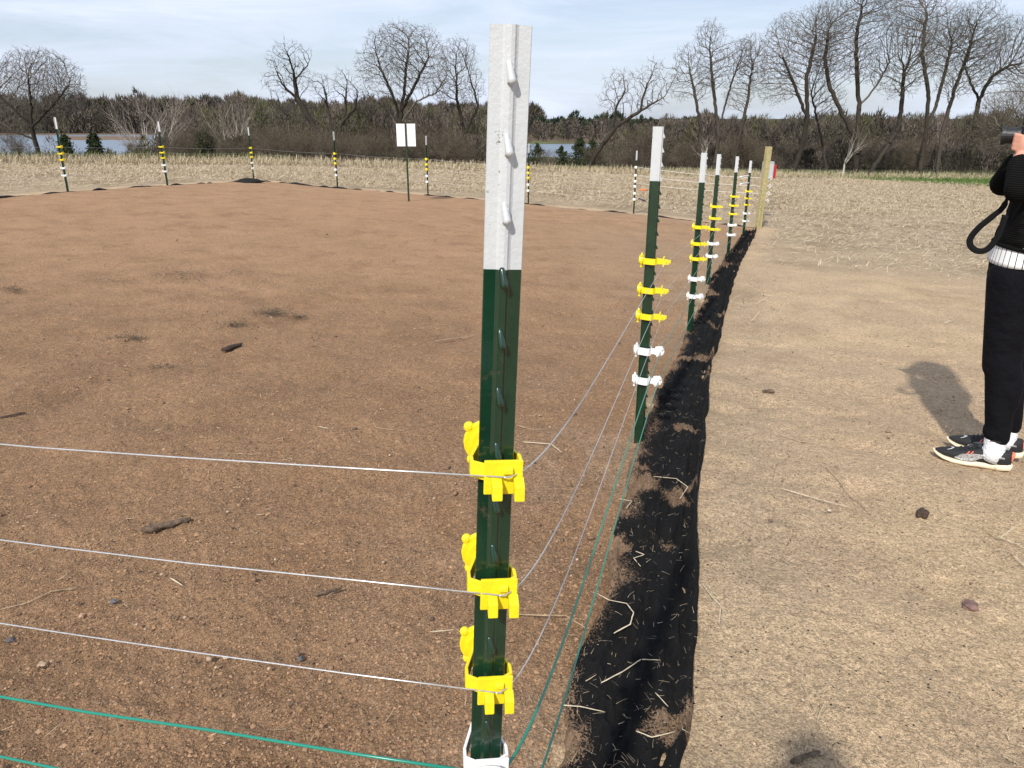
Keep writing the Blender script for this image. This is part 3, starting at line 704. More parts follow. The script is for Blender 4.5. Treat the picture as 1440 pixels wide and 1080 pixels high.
straws('verge_grass', X, Y, .45, .02, 0, ((.08, .10, .035), (.13, .12, .05)), 1.0, label='dull green grass behind the field edge on the left', cat='grass')
# scattered bits on the sand, right side and pen
X, Y = sample(26000, 1.2, 16, -44, 44, 1.1); sd = pen_sd(X, Y)
dens = np.where(sd < 0, .10+.5*sstep(.55, .75, fbm(X, Y, 1.2, 3)), .28+.6*sstep(.5, .7, fbm(X, Y, 1.5, 3)))
k = (rng.random(len(X)) < dens); X, Y, sd = X[k], Y[k], sd[k]
straws('straw_bits', X, Y, .045, .0012, .012, ((.50, .40, .26), (.20, .14, .08)), .2, label='small straw bits scattered over the bare sand', cat='straw', K=3)
X, Y = sample(17000, 1.2, 13, -44, 46, .9); k = rng.random(len(X)) < .22+.85*sstep(.55, .72, fbm(X+11, Y, 1.6, 4)); X, Y = X[k], Y[k]
straws('dark_litter', X, Y, .026, .0012, .008, ((.07, .05, .035), (.16, .115, .075)), .2, label='dark root and bark litter scattered over the sand', cat='litter', K=3)
# dark tufts seen inside the pen
tx, ty = [], []
for (cx, cy, sx, sy, n) in [(255, 388, 55, 10, 500), (340, 385, 30, 6, 90), (385, 440, 28, 6, 420), (325, 457, 26, 6, 260), (420, 447, 14, 4, 120), (180, 477, 30, 5, 200), (20, 408, 24, 5, 220), (230, 518, 22, 5, 80), (150, 395, 50, 5, 120)]:
    gx_, gy_ = on_ground_v(rng.normal(cx, sx*.5, n), rng.normal(cy, sy*.5, n)); tx.append(gx_); ty.append(gy_)
straws('dark_litter', np.concatenate(tx), np.concatenate(ty), .05, .0022, .006, ((.04, .034, .024), (.15, .11, .07)), .16, label='dark tufts of rotted grass lying in the pen', cat='litter', K=3)
# straw caught on the fabric
X, Y, ZO = FABZ(750); k = ZO > -.005; X, Y, ZO = X[k], Y[k], ZO[k]
straws('straw_bits', X, Y, .03, .0006, .003, ((.46, .38, .27), (.16, .12, .08)), .15, label='fine straw bits caught on the black fabric', cat='straw', K=5, zoff=ZO)
# pebbles and clods
def pebbles(name, X, Y, r, cols, label):
    ico = bmesh.new(); bmesh.ops.create_icosphere(ico, subdivisions=1, radius=1); bv = np.array([v.co[:] for v in ico.verts]); bf = np.array([[v.index for v in f.verts] for f in ico.faces]); ico.free()
    n = len(X); s = r*np.exp(rng.normal(0, .45, n)); sc = s[:, None]*rng.uniform(.7, 1.25, (n, 3)); sc[:, 2] *= .65
    V = bv[None]*(1+rng.uniform(-.2, .2, (n, len(bv), 1)))*sc[:, None]
    V[..., 0] += X[:, None]; V[..., 1] += Y[:, None]; V[..., 2] += (ground(X, Y)+.005+s*.2)[:, None]
    Fq = (bf[None]+(np.arange(n)*len(bv))[:, None, None]).reshape(-1, 3)
    cc = np.array(cols)[rng.integers(0, len(cols), n)]*rng.uniform(.75, 1.2, (n, 1))
    o = np_mesh(name, V.reshape(-1, 3), Fq, M['straw'], np.repeat(cc, len(bv), axis=0), smooth=False)
    tag(o, label, 'pebbles', kind='stuff')
X, Y = sample(9000, 1.1, 12, -45, 12, 1.0); k = pen_sd(X, Y) < -.02; X, Y = X[k], Y[k]
pebbles('pebbles', X, Y, .0027, [(.2, .12, .075), (.16, .1, .065), (.26, .16, .1), (.38, .28, .2), (.10, .075, .06)], 'small clods and pebbles mixed in the brown sand of the pen')
X, Y = sample(3500, 1.1, 9, 5, 46, 1.0); k = pen_sd(X, Y) > .4; pebbles('pebbles', X[k], Y[k], .0028, [(.3, .22, .15), (.2, .14, .1), (.4, .32, .24)], 'fine crumbs lying on the pale sand right of the fabric')
def crumbs(n, r0, r1, inside, rad, cols, label):
    X, Y = sample(n, r0, r1, -46, 46, .7); sd = pen_sd(X, Y); k = (sd < -.02) if inside else (sd > .38); X, Y = X[k], Y[k]
    bv = np.array([(1, 0, 0), (0, 1, 0), (-1, 0, 0), (0, -1, 0), (0, 0, 1), (0, 0, -1.)]); bf = np.array([(0, 1, 4), (1, 2, 4), (2, 3, 4), (3, 0, 4)])
    n = len(X); s = rad*np.exp(rng.normal(0, .4, n)); a = rng.uniform(0, 6.28, n); V = bv[None]*(s[:, None]*rng.uniform(.6, 1.3, (n, 6)))[..., None]
    ca, sa = np.cos(a)[:, None], np.sin(a)[:, None]; V = np.stack([V[..., 0]*ca-V[..., 1]*sa, V[..., 0]*sa+V[..., 1]*ca, V[..., 2]*.8], -1)
    g = relief(X, Y)+ground(X, Y); V[..., 0] += X[:, None]; V[..., 1] += Y[:, None]; V[..., 2] += g[:, None]+.001
    cc = np.array(cols)[rng.integers(0, len(cols), n)]*rng.uniform(.75, 1.25, (n, 1))
    o = np_mesh('soil_crumbs', V.reshape(-1, 3), (bf[None]+(np.arange(n)*6)[:, None, None]).reshape(-1, 3), M['straw'], np.repeat(cc, 6, axis=0)); tag(o, label, 'soil crumbs', kind='stuff')
crumbs(110000, 1.1, 7, True, .0028, [(.29, .172, .096), (.26, .152, .086), (.33, .205, .122), (.22, .135, .08)], 'brown soil crumbs covering the near part of the pen')
crumbs(22000, 1.1, 6, False, .0022, [(.40, .29, .185), (.33, .23, .15), (.45, .33, .22), (.2, .14, .09)], 'pale sand crumbs right of the fabric')
# named stones, sticks and stalks
def stone(px, py, r, col, label, cat='stone', name='stone', sc=(1, .8, .5), m=None, rot=0):
    p = on_ground(px, py); bm = bmesh.new(); bmesh.ops.create_icosphere(bm, subdivisions=3, radius=1)
    for v in bm.verts:
        k = 1+.22*math.sin(v.co.x*3.1+px)+.15*math.sin(v.co.y*5+py)+.10*math.sin(v.co.z*6+v.co.x*4)
        v.co = Vector((v.co.x*sc[0], v.co.y*sc[1], v.co.z*sc[2]))*r*k
    me = bpy.data.meshes.new(name); bm.to_mesh(me); bm.free(); me.materials.append(m or M['stone'])
    o = bpy.data.objects.new(name, me); link(o); o.location = p+Vector((0, 0, r*sc[2]*.35)); o.rotation_euler = (0, 0, rot); tag(o, label, cat)
mst = lambda c: mat('pebble_surface', c, .85, var=.3, vscale=60, bump=.4, bscale=80)
stone(1365, 853, .028, None, 'reddish brown flat stone lying in the sand at lower right', sc=(1, .75, .35), rot=-.5)
stone(1080, 551, .022, None, 'small dark clod on the pale sand beyond the fabric', 'clod', 'clod', sc=(1.4, .7, .5), m=M['stick'])
stone(160, 846, .010, None, 'small grey stone below the second wire on the left', m=mst((.12, .12, .13)))
stone(115, 866, .009, None, 'tan pebble left of the grey stone', m=mst((.4, .25, .16)))
stone(422, 927, .009, None, 'small dark grey stone below the third wire', m=mst((.08, .085, .09)))
stone(328, 743, .006, None, 'tiny black pebble right of the thick stick', m=mst((.03, .03, .035)))
stone(60, 935, .011, None, 'pale tan pebble near the lower left edge', m=mst((.38, .26, .17)))
stone(318, 925, .007, None, 'cream pebble below the lowest steel wire', m=mst((.5, .4, .3)))
stone(390, 738, .006, None, 'cream pebble between the upper two wires', m=mst((.55, .47, .36)))
stone(15, 901, .012, None, 'dark grey stone at the left edge under the third wire', m=mst((.09, .08, .085)))
def stick(pix, r, m, label, name='stick', cat='stick', lift=.6, sides=9, flat=.8):
    pts = []
    for i in range(len(pix)-1):
        for j in range(5):
            t = j/5; x = pix[i][0]*(1-t)+pix[i+1][0]*t; y = pix[i][1]*(1-t)+pix[i+1][1]*t; pts.append((x, y))
    pts.append(pix[-1]); P3 = []; rs = []
    for i, (x, y) in enumerate(pts):
        p = on_ground(x, y); p.z += r*lift+.009; P3.append(p); rs.append(r*(1+random.uniform(-.2, .2))*(1-.35*i/len(pts))*(.6 if i in (0, len(pts)-1) else 1)); P3[-1].z += random.uniform(-.15, .15)*r; P3[-1].x += random.uniform(-.3, .3)*r
    q = MB(); q.tube(P3, rs, sides, True, flat); o = q.build(name, m, None, True); tag(o, label, cat); return o
stick([(201, 752), (232, 745), (271, 737)], .0165, M['stick'], 'thick short stick lying between the top and second wires')
stick([(314, 497), (340, 488)], .022, M['darkstick'], 'short dark stick in the middle of the pen, below the dark tufts')
stone(1297, 722, .030, None, 'chunk of dark bark on the pale sand below the shoes', 'bark', 'bark_chunk', sc=(1.35, .62, .5), m=M['darkstick'], rot=.9)
stone(17, 587, .034, None, 'dark bark piece at the left edge above the top wire', 'bark', 'bark_chunk', sc=(1.5, .45, .4), m=M['darkstick'], rot=.8)
stick([(1112, 1078), (1152, 1062)], .008, M['stick'], 'flat weathered splinter at the bottom edge on pale sand', flat=.3)
stick([(440, 842), (480, 832)], .006, M['stick'], 'thin stick just below the second wire, left of the closest post')
MS = mat('pale_stalk', (.55, .46, .32), .8, var=.2, vscale=60); MS2 = mat('tan_stalk', (.36, .27, .16), .85, var=.25, vscale=60)
# stalks: (pixels, radius, material, label)
stalks = [
 ([(985, 835), (1000, 856), (1012, 868), (1010, 892)], .0022, MS, 'bent pale stalk half on the right edge of the fabric'),
 ([(1097, 690), (1130, 700), (1197, 718)], .0035, MS, 'long pale cornstalk on the pale sand right of the fabric'),
 ([(1100, 692), (1104, 676)], .003, MS2, 'forked tan twig at the left end of the long cornstalk'),
 ([(1092, 612), (1125, 624), (1172, 628)], .004, MS2, 'tan stalk above the long cornstalk'),
 ([(1160, 660), (1200, 700), (1228, 730)], .003, MS2, 'thin tan twig right of the long cornstalk'),
 ([(845, 978), (875, 962), (900, 945), (928, 946)], .0025, MS, 'long curved straw on the black fabric near the bottom'),
 ([(862, 908), (885, 895), (890, 878), (880, 865), (855, 860), (838, 850)], .0028, MS, 'hooked straw blade across the middle of the black fabric'),
 ([(893, 1047), (915, 1056), (948, 1048)], .0025, MS, 'curved straw near the bottom edge of the black fabric'),
 ([(790, 1010), (815, 1012), (850, 1020)], .0022, MS, 'thin straw at the lower left edge of the fabric'),
 ([(715, 880), (760, 882), (795, 882), (826, 902)], .0028, MS2, 'tan stalk lying from the closest post onto the fabric edge'),
 ([(893, 790), (905, 795), (890, 800), (900, 812)], .0022, MS, 'small crinkled straw in the middle of the fabric'),
 ([(918, 683), (950, 686), (966, 698), (955, 715)], .0025, MS, 'looped straw on the fabric beside the second post'),
 ([(868, 715), (888, 718), (880, 728)], .0022, MS, 'short straw on the left edge of the fabric below the second post'),
 ([(920, 992), (938, 1012)], .002, MS, 'short thin straw on the fabric right side near the bottom'),
 ([(612, 482), (640, 478), (670, 474)], .005, MS2, 'tan stalk left of the closest post in mid pen'),
 ([(735, 625), (775, 628), (790, 640)], .004, MS, 'pale stalk just right of the closest post above the top wire'),
 ([(725, 600), (750, 608), (772, 606)], .003, MS2, 'tan stalk behind the top yellow insulator'),
 ([(0, 862), (40, 852), (72, 836), (110, 830)], .0026, MS2, 'curved thin root on the sand below the second wire at left'),
 ([(115, 595), (140, 582)], .004, MS, 'pale short stalk near the left edge above the top wire'),
 ([(240, 817), (258, 828)], .0035, MS, 'pale chip below the second wire'),
 ([(305, 640), (360, 642)], .0022, MS2, 'thin straw just above the top wire'),
 ([(448, 603), (462, 606)], .004, MS, 'pale chip in the pen above the top wire'),
 ([(65, 1040), (90, 1020)], .0022, MS2, 'thin straw at lower left between the green wires'),
 ([(520, 590), (530, 605), (557, 608)], .003, MS2, 'bent tan stalk left of the closest post'),
 ([(605, 893), (640, 890), (655, 893)], .0025, MS, 'pale straw left of the lowest yellow insulator'),
 ([(602, 925), (630, 928), (655, 918)], .0022, MS2, 'thin straw below the pale one left of the closest post'),
 ([(1380, 745), (1400, 760), (1425, 765)], .003, MS2, 'tan stalk near the right edge above the red stone'),
 ([(1405, 760), (1432, 740)], .003, MS, 'pale stalk crossing a tan one at the right edge'),
 ([(1400, 757), (1437, 772)], .003, MS, 'pale stalk at the right edge in a small straw tuft'),
 ([(1425, 785), (1440, 800)], .003, MS, 'pale straw tip cut by the right edge'),
 ([(1075, 800), (1110, 806)], .0018, MS2, 'thin straw on the sand between fabric and red stone'),
 ([(1160, 490), (1190, 496)], .004, MS2, 'tan stalk on the far part of the pale sand'),
]
for i, (pp, r, m, lab) in enumerate(stalks):
    on_fab = 'fabric' in lab
    o = stick(pp, r*.8, m, lab, 'straw_stalk', 'stalk', lift=1.2, sides=6, flat=.45)
    if on_fab and 'right of' not in lab and 'between' not in lab: o.location.z += .030

# ------------------------------------------------------------------ trees
class Tree:
    def __init__(s, seed): s.r = random.Random(seed); s.br = []; s.tips = []
    rmin = .0065
    def grow(s, p, d, length, rad, lvl, maxl, spread, up, wig, nch, segs=5, curve=None):
        r = s.r; pts = [p.copy()]; rs = [rad]; dd = d.normalized(); kids = []
        segs = segs if lvl < 2 else (4 if lvl < 4 else 3)
        for i in range(segs):
            dd = (dd+Vector((r.gauss(0, wig), r.gauss(0, wig), r.gauss(0, wig)+up))).normalized()
            if lvl == 0 and curve: dd = (dd+curve*(1/segs)).normalized()
            p = p+dd*length/segs; pts.append(p.copy()); rs.append(rad*(1-(.55 if lvl < maxl else .8)*(i+1)/segs))
        s.br.append((lvl, pts, rs))
        if lvl >= maxl: s.tips.append(p); return
        n = nch[min(lvl, len(nch)-1)]
        for k in range(n):
            t = 1.0 if k == 0 else r.uniform(.42 if lvl else .66, 1.0)
            i = min(int(t*segs), segs-1); f = t*segs-i; q = pts[i].lerp(pts[i+1], f); base = (pts[i+1]-pts[i]).normalized()
            az = r.uniform(0, 2*math.pi); sp = (spread*.45 if k == 0 else spread*r.uniform(.65, 1.25))
            o = base.orthogonal().normalized(); o.rotate(Matrix.Rotation(az, 3, base)); nd = base*math.cos(sp)+o*math.sin(sp)
            rr = rs[i]*(.86 if k == 0 else r.uniform(.45, .72)+(.12 if lvl < 2 else 0)); ln = length*(r.uniform(.70, .84) if k == 0 else r.uniform(.55, .86))*(1.18 if lvl == 0 else 1)
            s.grow(q, nd, ln, max(rr, s.rmin), lvl+1, maxl, spread, up, wig*1.08, nch)
    def mesh(s, lv, col, jit=.15):
        grp = {}
        for lvl, pts, rs in s.br:
            if lv(lvl): grp.setdefault((len(pts), 7 if lvl < 2 else 3), []).append(([p[:] for p in pts], rs))
        VV = []; FF = []; CC = []; base = 0
        for (m, n), items in grp.items():
            Pn = np.array([a for a, _ in items]); Rn = np.array([b for _, b in items]); B_ = len(items)
            T = np.empty_like(Pn); T[:, 1:-1] = Pn[:, 2:]-Pn[:, :-2]; T[:, 0] = Pn[:, 1]-Pn[:, 0]; T[:, -1] = Pn[:, -1]-Pn[:, -2]
            T /= np.linalg.norm(T, axis=2)[..., None]+1e-9
            h = np.where(np.abs(T[:, :1, 2:3]) < .9, np.array([0, 0, 1.]), np.array([1., 0, 0])); a = h-T*np.sum(T*h, -1, keepdims=True); a /= np.linalg.norm(a, axis=2)[..., None]+1e-9; c = np.cross(T, a)
            q = 2*np.pi*np.arange(n)/n
            V = Pn[:, :, None]+(a[:, :, None]*np.cos(q)[:, None]+c[:, :, None]*np.sin(q)[:, None])*Rn[:, :, None, None]
            sh = np.array(col)*rng.uniform(1-jit, 1+jit, (B_, 1)); CC.append(np.repeat(sh, m*n, axis=0)); VV.append(V.reshape(-1, 3))
            id_ = base+np.arange(B_*m*n).reshape(B_, m, n); nx = np.roll(id_, -1, axis=2)
            FF.append(np.stack([id_[:, :-1], nx[:, :-1], nx[:, 1:], id_[:, 1:]], -1).reshape(-1, 4)); base += B_*m*n
        return np.concatenate(VV), np.concatenate(FF), np.concatenate(CC)
    def fit(s, Ht):
        zm = sorted(p.z for p in s.tips); zm = zm[int(len(zm)*.97)]; k = Ht/zm
        for _, pts, rs in s.br:
            for p in pts: p *= k
        for p in s.tips: pass
        s.tips = [pts[-1] for l, pts, rs in s.br if l == s.mx]
def tri_cloud(centers, size, cols, n_each, spread):
    c = np.repeat(np.asarray(centers), n_each, axis=0); n = len(c)
    c = c+rng.normal(0, spread, (n, 3)); v = rng.normal(0, 1, (n, 3, 3)); v /= np.linalg.norm(v, axis=2)[..., None]
    V = c[:, None]+v*size*rng.uniform(.5, 1.3, (n, 1, 1)); cc = np.array(cols)[rng.integers(0, len(cols), n)]*rng.uniform(.7, 1.3, (n, 1))
    return V.reshape(-1, 3), np.arange(n*3).reshape(-1, 3), np.repeat(cc, 3, axis=0)
def tree_thing(name, seed, base, stems, maxl, spread, up, wig, nch, col, leaf=None, label='', cat='tree', group=None, twig=None, Ht=None):
    t = Tree(seed); t.mx = maxl; t.rmin = .0065*max(1, (base.y/46)**2)
    for (off, d, ln, rad, cv) in stems: t.grow(Vector(off), Vector(d), ln, rad, 0, maxl, spread, up, wig, nch, 7, Vector(cv) if cv else None)
    if Ht: t.fit(Ht)
    e = empty(name, base)
    V, Fq, Cc = t.mesh(lambda l: l < 2, col); np_mesh('trunk', V, Fq, M['bark'], Cc, e, True)
    V, Fq, Cc = t.mesh(lambda l: l >= 2, twig or col, .3); o = np_mesh('crown', V, Fq, M['bark'], Cc, e)
    if leaf:
        tp = np.array([v[:] for v in t.tips]); V, Fq, Cc = tri_cloud(tp, leaf[0], leaf[1], leaf[2], leaf[3])
        np_mesh('buds', V, Fq, M['veg'], Cc, e)
    tag(e, label, cat, group); return e
def gbase(px, D, sink=.15):
    x = (px-720)/F*(D*CP+.6+1.2); 
    for _ in range(3):
        z = gz(x, D); x = (px-720)/F*(D*CP-z*SP)
    return Vector((x, D, z-sink))
GREY = (.062, .052, .042); BROWN = (.085, .062, .045); TW = (.125, .108, .09); PALEB = (.45, .42, .38)
BUD = [(.12, .11, .05), (.16, .13, .06), (.10, .08, .05)]
def height_to(py, base): # metres from base to photo row py at the base's distance
    return at(720, py, base.y).z-base.z
def std(px, D, ytop, seed, label, lean=(0, 0), leafy=0, maxl=5, nst=1, spread=.62, trunk=.36, rad=None, col=GREY, up=.035, nch=(4, 4, 4, 5, 5), wig=.15, name='bare_tree', sizek=1.0):
    b = gbase(px, D); Ht = height_to(ytop, b)*sizek
    stems = []
    for k in range(nst):
        a = 2*math.pi*k/nst+seed; s = .0 if nst == 1 else .20
        stems.append(((.25*s*math.cos(a), .25*s*math.sin(a), 0), (lean[0]+s*math.cos(a), s*math.sin(a), 1), Ht*trunk*(1 if k == 0 else random.uniform(.8, 1.05)), (rad or Ht*.025)*(1 if nst == 1 else .75), (lean[0]*.5, 0, 0) if lean[1] else None))
    lf = (.055, BUD, leafy, .16) if leafy else None
    return tree_thing(name, seed, b, stems, maxl, spread, up, wig, nch, col, lf, label, 'tree', 'bare trees beyond the field', TW, Ht)
from mathutils.kdtree import KDTree
def space_tree(px0, D, seed, limbs, crowns, label, dens=1.0, rad=.16, leafy=0, col=GREY, step=.21, tw=TW, tip=.0068):
    """limbs: photo-pixel polylines, first one starts at the base; crown volumes fill with branches by space colonisation"""
    rr = np.random.default_rng(seed); base = at(limbs[0][0][0], limbs[0][0][1], D); b0 = gbase(limbs[0][0][0], D, .15)
    P = []; par = []; key = {}
    def add(p, pa): P.append(np.array(p)); par.append(pa); return len(P)-1
    add((b0.x, b0.y, b0.z), -1)
    for li, lb in enumerate(limbs):
        sg = rr.uniform(-1, 1)*.9; cur = 0 if li == 0 else None; dy0 = 0
        if li: # attach to the nearest skeleton node in the picture plane
            q = at(lb[0][0], lb[0][1], D); dd = [abs(p[0]-q.x)+abs(p[2]-q.z) for p in P]; cur = int(np.argmin(dd)); dy0 = P[cur][1]-D
        pts = [at(x, y, D) for x, y in lb]; Lc = 0
        prev = np.array([P[cur][0], 0, P[cur][2]])
        for q in pts[1:] if li else pts:
            tgt = np.array([q.x, 0, q.z]); d = np.linalg.norm(tgt-prev)
            if d < .05: continue
            n = max(1, int(d/step))
            for k in range(1, n+1):
                t = k/n; Lc += d/n; w_ = prev*(1-t)+tgt*t+rr.normal(0, .022, 3)
                cur = add((w_[0], D+dy0+sg*min(Lc*.38, 2.2)+rr.normal(0, .02), w_[2]), cur)
            prev = tgt
    A = []
    for (cx, cy, rx, ry) in crowns:
        c = at(cx, cy, D); k = (D*CP-c.z*SP)/F; n = int(dens*rx*ry*k*k*1250)
        v = rr.normal(0, 1, (n, 3)); v /= np.linalg.norm(v, axis=1)[:, None]; v *= rr.random((n, 1))**.42
        A.append(np.array([c.x, c.y, c.z])+v*np.array([rx*k, (rx+ry)*.5*k*.85, ry*k*1.02]))
    A = np.concatenate(A); alive = np.ones(len(A), bool); di = step*7.0
    for it in range(70):
        kd = KDTree(len(P))
        for i_, p in enumerate(P): kd.insert(p, i_)
        kd.balance(); acc = {}
        ids = np.nonzero(alive)[0]
        if len(ids) == 0: break
        for a in ids:
            _, i_, d = kd.find(A[a])
            if d < step*1.05: alive[a] = False; continue
            if d < di or it < 25:
                acc.setdefault(i_, []).append((A[a]-P[i_])/d)
        if not acc: break
        grew = 0
        for i_, ds in acc.items():
            v = np.sum(ds, axis=0)/len(ds)+rr.normal(0, .16, 3); pd = P[i_]-P[par[i_]] if par[i_] >= 0 else np.array([0, 0, 1.])
            v = v/(np.linalg.norm(v)+1e-6)+.45*pd/(np.linalg.norm(pd)+1e-6)+np.array([0, 0, .22]); v /= np.linalg.norm(v)+1e-6
            if len(P) < 15000: add(P[i_]+v*step*rr.uniform(.8, 1.15), i_); grew += 1
        if not grew: break
    n = len(P); Pn = np.array(P); ch = [[] for _ in range(n)]
    for i_ in range(1, n): ch[par[i_]].append(i_)
    R2 = np.zeros(n)
    for i_ in range(n-1, -1, -1):
        R2[i_] = tip**2.25 if not ch[i_] else sum(R2[c] for c in ch[i_])+tip**2.25*.25
    R_ = R2**(1/2.25); kk = max(.5, rad/R_[0]); R_ = tip*(R_/tip)**(math.log(rad/tip)/math.log(R_[0]/tip))
    R_ = np.where(R_ > .03, .03+(R_-.03)*.68, R_); t = Tree(seed); t.mx = 5; thick = max(.042, rad*.30)
    stack = [(0, None)]
    while stack:
        st, frm = stack.pop(); path = [frm, st] if frm is not None else [st]; cur = st
        while ch[cur]:
            cs = sorted(ch[cur], key=lambda c: -R_[c])
            for c in cs[1:]: stack.append((c, cur))
            cur = cs[0]; path.append(cur)
            if len(path) > 40: break
        if ch[cur]:
            pass
        # split into chunks of equal length so that they batch
        for a in range(0, len(path)-1, 4):
            pp = path[a:a+5]
            while len(pp) < 5: pp = pp+[pp[-1]]
            rs_ = [float(min(R_[x], R_[pp[1]]*1.15)) for x in pp]
            q_ = [Vector(Pn[x]) for x in pp]
            for u in range(1, 5):
                if (q_[u]-q_[u-1]).length < 1e-5: q_[u] = q_[u-1]+Vector((0, 0, .004))
            t.br.append((0 if rs_[1] > thick else 3, q_, rs_))
        if ch[cur]: stack.append((sorted(ch[cur], key=lambda c: -R_[c])[0], cur))
    thin = [i_ for i_ in range(1, n) if R_[i_] < .018]
    for i_ in thin:
        for _ in range(1 if ch[i_] else 4):
            d0 = Pn[i_]-Pn[par[i_]]; d0 /= np.linalg.norm(d0)+1e-6; v = d0*.9+rr.normal(0, .55, 3)+np.array([0, 0, .15]); v /= np.linalg.norm(v); Ls = rr.uniform(.14, .38)
            m1 = Pn[i_]+v*Ls*.5+rr.normal(0, .015, 3); m2 = m1+(v+rr.normal(0, .3, 3))*Ls*.5
            t.br.append((5, [Vector(Pn[i_]), Vector(m1), Vector(m2)], [tip*.75, tip*.6, tip*.3]))
            if leafy: t.tips.append(Vector(m2))
    e = empty('bare_tree', b0)
    for br in t.br:
        for p in br[1]: p -= b0
    V, Fq, Cc = t.mesh(lambda l: l < 2, col); np_mesh('trunk', V, Fq, M['bark'], Cc, e, True)
    V, Fq, Cc = t.mesh(lambda l: l >= 2, tw, .3); np_mesh('crown', V, Fq, M['bark'], Cc, e)
    if leafy:
        tp = np.array([(v-b0)[:] for v in t.tips]); tp = tp[rr.random(len(tp)) < leafy]; V, Fq, Cc = tri_cloud(tp, .035, BUD, 2, .05); np_mesh('buds', V, Fq, M['veg'], Cc, e)
    tag(e, label, 'tree', 'bare trees beyond the field')
DK = (.045, .038, .031)
space_tree(60, 62, 11, [[(62, 228), (58, 205), (55, 178)], [(55, 178), (32, 150), (8, 122)], [(55, 178), (60, 140), (62, 105)], [(56, 180), (85, 145), (105, 118)], [(58, 198), (30, 185), (5, 168)]],
  [(56, 118, 62, 46), (30, 160, 48, 28), (85, 135, 36, 26)], 'broad round bare tree at the far left in front of the lake', .8, .24, col=DK, tip=.0085)
space_tree(462, 44, 23, [[(470, 232), (455, 205), (435, 170), (415, 138), (408, 100), (400, 75)], [(437, 172), (405, 158), (383, 152)], [(415, 138), (392, 118), (380, 95)], [(410, 110), (425, 90), (430, 75)]],
  [(405, 85, 32, 28), (396, 118, 30, 20), (420, 110, 22, 25)], 'dark leaning dead tree left of the sign, tilted to the left', .22, .24, col=DK, tw=DK)
space_tree(478, 43, 5, [[(473, 232), (470, 195), (457, 152), (450, 118)], [(471, 200), (483, 160), (484, 115)], [(480, 172), (500, 150), (505, 130)]],
  [(452, 122, 18, 20), (484, 122, 20, 24), (503, 140, 14, 20)], 'crooked forked bare tree right behind the leaning dead tree', .3, .2, col=DK, tw=DK)
space_tree(562, 50, 31, [[(563, 235), (562, 200), (560, 168)], [(560, 168), (548, 130), (531, 95), (525, 75)], [(560, 168), (566, 120), (570, 72), (572, 48)], [(562, 172), (585, 142), (612, 132), (625, 112)], [(560, 182), (540, 152), (515, 140)], [(562, 160), (580, 122), (600, 85)]],
  [(568, 82, 60, 46), (524, 96, 26, 26), (612, 108, 28, 30), (530, 138, 34, 13)], 'large bare tree with wide crown behind the sign', .75, .25, .5, col=DK)
space_tree(650, 52, 42, [[(655, 235), (651, 180), (641, 140), (640, 100)], [(652, 190), (672, 150), (660, 110), (650, 78)]],
  [(645, 84, 27, 30), (655, 122, 27, 30), (628, 132, 18, 24)], 'tall narrow bare tree just left of the closest post', .7, .19, .5, col=DK)
space_tree(815, 40, 53, [[(824, 242), (838, 215), (864, 178), (895, 156), (925, 138), (940, 108)], [(858, 184), (862, 152), (874, 130)], [(895, 156), (900, 130), (908, 105)]],
  [(878, 118, 30, 20), (862, 142, 22, 16), (922, 108, 20, 24), (905, 142, 36, 12)], 'bare tree leaning far to the right over the marsh', .55, .15, col=DK)
space_tree(985, 50, 61, [[(985, 246), (986, 190), (976, 140), (968, 100)]], [(968, 92, 24, 26), (958, 120, 20, 20), (985, 120, 18, 24)], 'thin bare tree left of the tall slim one', 0.96, .12)
space_tree(1005, 50, 62, [[(1003, 246), (1012, 190), (1006, 130), (1000, 65)], [(1011, 185), (1028, 135), (1044, 92)]], [(998, 58, 22, 26), (1006, 95, 28, 30), (1040, 82, 26, 26)], 'tall slim bare tree behind the third fence post', 1.12, .16, .3)
space_tree(1030, 50, 63, [[(1028, 246), (1040, 195), (1052, 145), (1060, 92)]], [(1056, 90, 24, 38), (1040, 132, 24, 24)], 'bare tree with raised limbs behind the fifth fence post', 0.96, .13)
space_tree(1115, 51, 71, [[(1113, 250), (1124, 208), (1130, 168), (1126, 112), (1140, 52)], [(1130, 168), (1108, 122), (1086, 78)], [(1126, 202), (1150, 168), (1166, 142)]], [(1108, 72, 40, 48), (1148, 55, 34, 48), (1094, 112, 36, 32)], 'large dark bare tree right of the wooden post', 0.99, .22, .3, col=DK)
space_tree(1163, 53, 72, [[(1165, 250), (1160, 190), (1152, 132)]], [(1154, 112, 20, 38), (1170, 140, 18, 22)], 'slender bare tree standing behind the gap right of the wooden post', 0.80, .1)
space_tree(1203, 50, 73, [[(1203, 251), (1205, 202)], [(1205, 202), (1186, 162), (1166, 122), (1160, 82), (1166, 40)], [(1205, 202), (1213, 150), (1215, 100), (1218, 50), (1226, 0)], [(1213, 150), (1236, 120), (1252, 88)]], [(1172, 55, 40, 52), (1222, 18, 46, 52), (1215, 82, 48, 34)], 'thick trunked forked bare tree at the middle of the right tree line', 0.88, .27, .3, col=DK)
space_tree(1222, 49, 74, [[(1220, 249), (1250, 212), (1274, 182), (1285, 140), (1290, 98)], [(1252, 210), (1270, 205), (1290, 196)]], [(1288, 72, 40, 50), (1264, 112, 34, 28)], 'bare tree leaning right from the foot of the forked one', 0.80, .19, col=DK)
space_tree(1290, 52, 75, [[(1292, 251), (1295, 190), (1294, 140), (1284, 80), (1290, 20)], [(1295, 190), (1312, 150), (1326, 110), (1340, 62)]], [(1288, 22, 44, 46), (1332, 55, 38, 48)], 'tall bare tree left of the person, upright in the tree line', 0.88, .22, .3)
